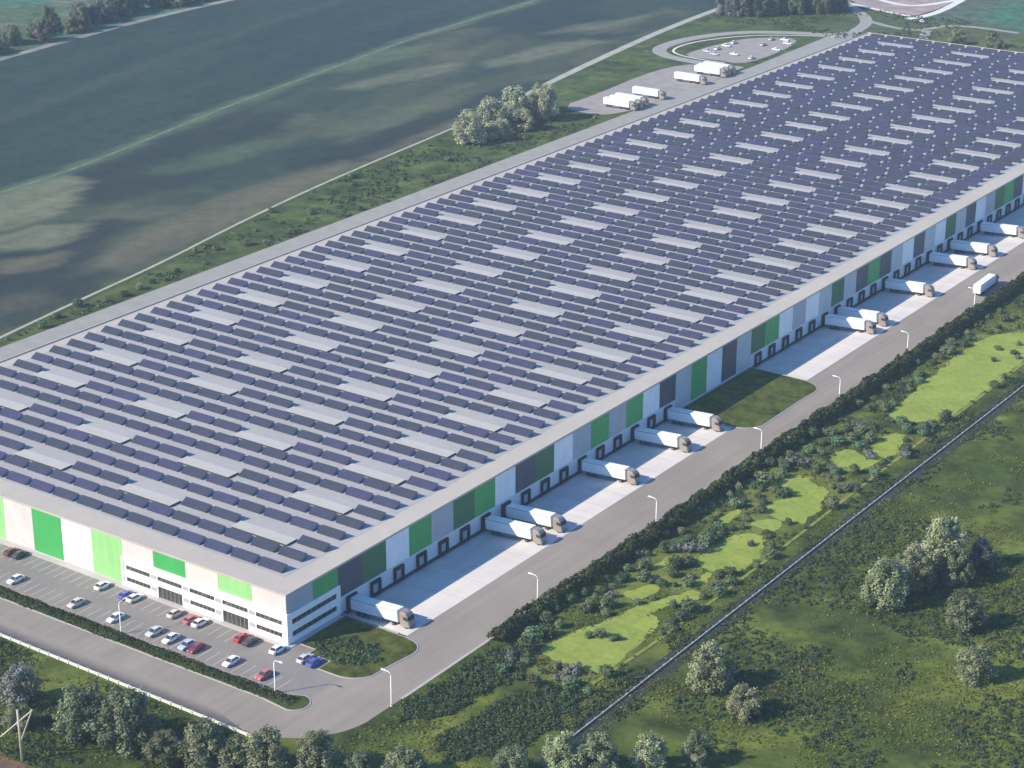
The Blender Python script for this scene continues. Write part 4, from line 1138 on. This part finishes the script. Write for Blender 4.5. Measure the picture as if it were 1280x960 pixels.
g3 = meadow(rng, 40, 71, 20, 330, 15000, lambda x, y: np.minimum.reduce([sdist(x, y, p) for p in lawn_polys.values()])+1.8*(rng.random(len(x))-.5) > -.5)
gp = np.concatenate([g1, g2, g3])
tag(link_mesh('grass', cover_mesh(rng, gp, rng.uniform(.12, .38, len(gp)), .32, 4, 'grass', 'grass')), 'rough olive grass tussocks of the meadow around the service road', 'grass', kind='stuff')
p6 = scatter(rng, 2, 24, -4, 17, 900, lambda x, y: (sdist(x, y, ISL1_IN) < -.6) & (np.hypot((x-13)/7.5, (y-5)/5.5)+.5*(fbm(x*.3, y*.3, 2)-.5) < 1))
tag(link_mesh('shrubbery', cover_mesh(rng, p6, rng.uniform(.4, .9, len(p6)), .28, 16, 'cover', 'shrubbery')), 'dense low planting in the middle of the small grass plot at the office corner', 'ground cover', kind='stuff')
p7 = scatter(rng, -278, -194, 80, 660, 9000, lambda x, y: (x > x_on(PATH, y)+3) & (fbm(x*.09, y*.09+5, 4) > .5) & ~((y > 434) & (y < 645)))
p8 = scatter(rng, -290, -150, 640, 720, 1500, lambda x, y: (fbm(x*.07, y*.07+15, 4) > .52) & (x > x_on(PATH, y)+5) & (np.hypot(x+195, y-680) > 22))
p7 = np.concatenate([p7, p8])
tag(link_mesh('scrub', cover_mesh(rng, p7, rng.uniform(.4, 1.2, len(p7)), .40, 8, 'cover', 'scrub')), 'patchy scrub on the strip between the field path and the rear road', 'ground cover', kind='stuff')

# ------------------------------------------------------------------ haze, light, camera
hz = MB(); hz.box(-4300, 4300, -4300, 4300, -2.7, 224)
ho = hz.build('haze', [])
hm = bpy.data.materials.new('haze_air'); hm.use_nodes = True
nt = hm.node_tree; nt.nodes.remove(nt.nodes['Principled BSDF'])
pv_ = nt.nodes.new('ShaderNodeVolumePrincipled')
pv_.inputs['Color'].default_value = (.70, .85, 1.0, 1); pv_.inputs['Density'].default_value = .000105; pv_.inputs['Anisotropy'].default_value = .1
nt.links.new(pv_.outputs['Volume'], nt.nodes['Material Output'].inputs['Volume'])
ho.data.materials.append(hm); tag(ho, kind='stuff')

SUN_EL = math.radians(32.9); sx, sy = -.589, -.809
world = bpy.data.worlds.new('World'); scene.world = world; world.use_nodes = True
wn = world.node_tree; bg = wn.nodes['Background']
sky = wn.nodes.new('ShaderNodeTexSky'); sky.sky_type = 'NISHITA'; sky.sun_disc = False
sky.ozone_density = 6.0; sky.dust_density = 0.2; sky.sun_elevation = SUN_EL; sky.sun_rotation = math.atan2(sx, sy) % (2*math.pi)
tn = wn.nodes.new('ShaderNodeVectorMath'); tn.operation = 'MULTIPLY'; tn.inputs[1].default_value = (.74, 1.0, 1.2)
wn.links.new(sky.outputs['Color'], tn.inputs[0]); wn.links.new(tn.outputs['Vector'], bg.inputs['Color']); bg.inputs['Strength'].default_value = .135
sl_ = bpy.data.lights.new('sun', 'SUN'); sl_.energy = 5.0; sl_.angle = math.radians(.5); sl_.color = (1.0, .89, .71)
so_ = bpy.data.objects.new('sun', sl_); COL.objects.link(so_)
d = Vector((-sx*math.cos(SUN_EL), -sy*math.cos(SUN_EL), -math.sin(SUN_EL)))
so_.rotation_euler = d.to_track_quat('-Z', 'Y').to_euler(); so_.location = (0, -100, 300)

cam = bpy.data.cameras.new('camera'); co = bpy.data.objects.new('camera', cam); COL.objects.link(co)
Rr = np.array([[0.8178627072818732, 0.575413210666411, 0.0004785688431353585], [-0.21079989606261887, 0.29884603467462845, 0.9307279147953177], [-0.5354101193081376, 0.7613085343997027, -0.3657120719809814]])
mw = Matrix.Identity(4)
for i in range(3):
    mw[i][0] = Rr[0][i]; mw[i][1] = Rr[1][i]; mw[i][2] = -Rr[2][i]; mw[i][3] = CAM[i]
co.matrix_world = mw
cam.sensor_width = 36; cam.lens = 2559.46/1280*36; cam.clip_start = 1; cam.clip_end = 12000
scene.camera = co
vs = scene.view_settings; vs.view_transform = 'Standard'; vs.look = 'None'; vs.exposure = .52; vs.gamma = 1; vs.use_curve_mapping = False
scene.cycles.use_denoising = True
scene.cycles.max_bounces = 6; scene.cycles.diffuse_bounces = 3; scene.cycles.transmission_bounces = 2; scene.cycles.volume_bounces = 1
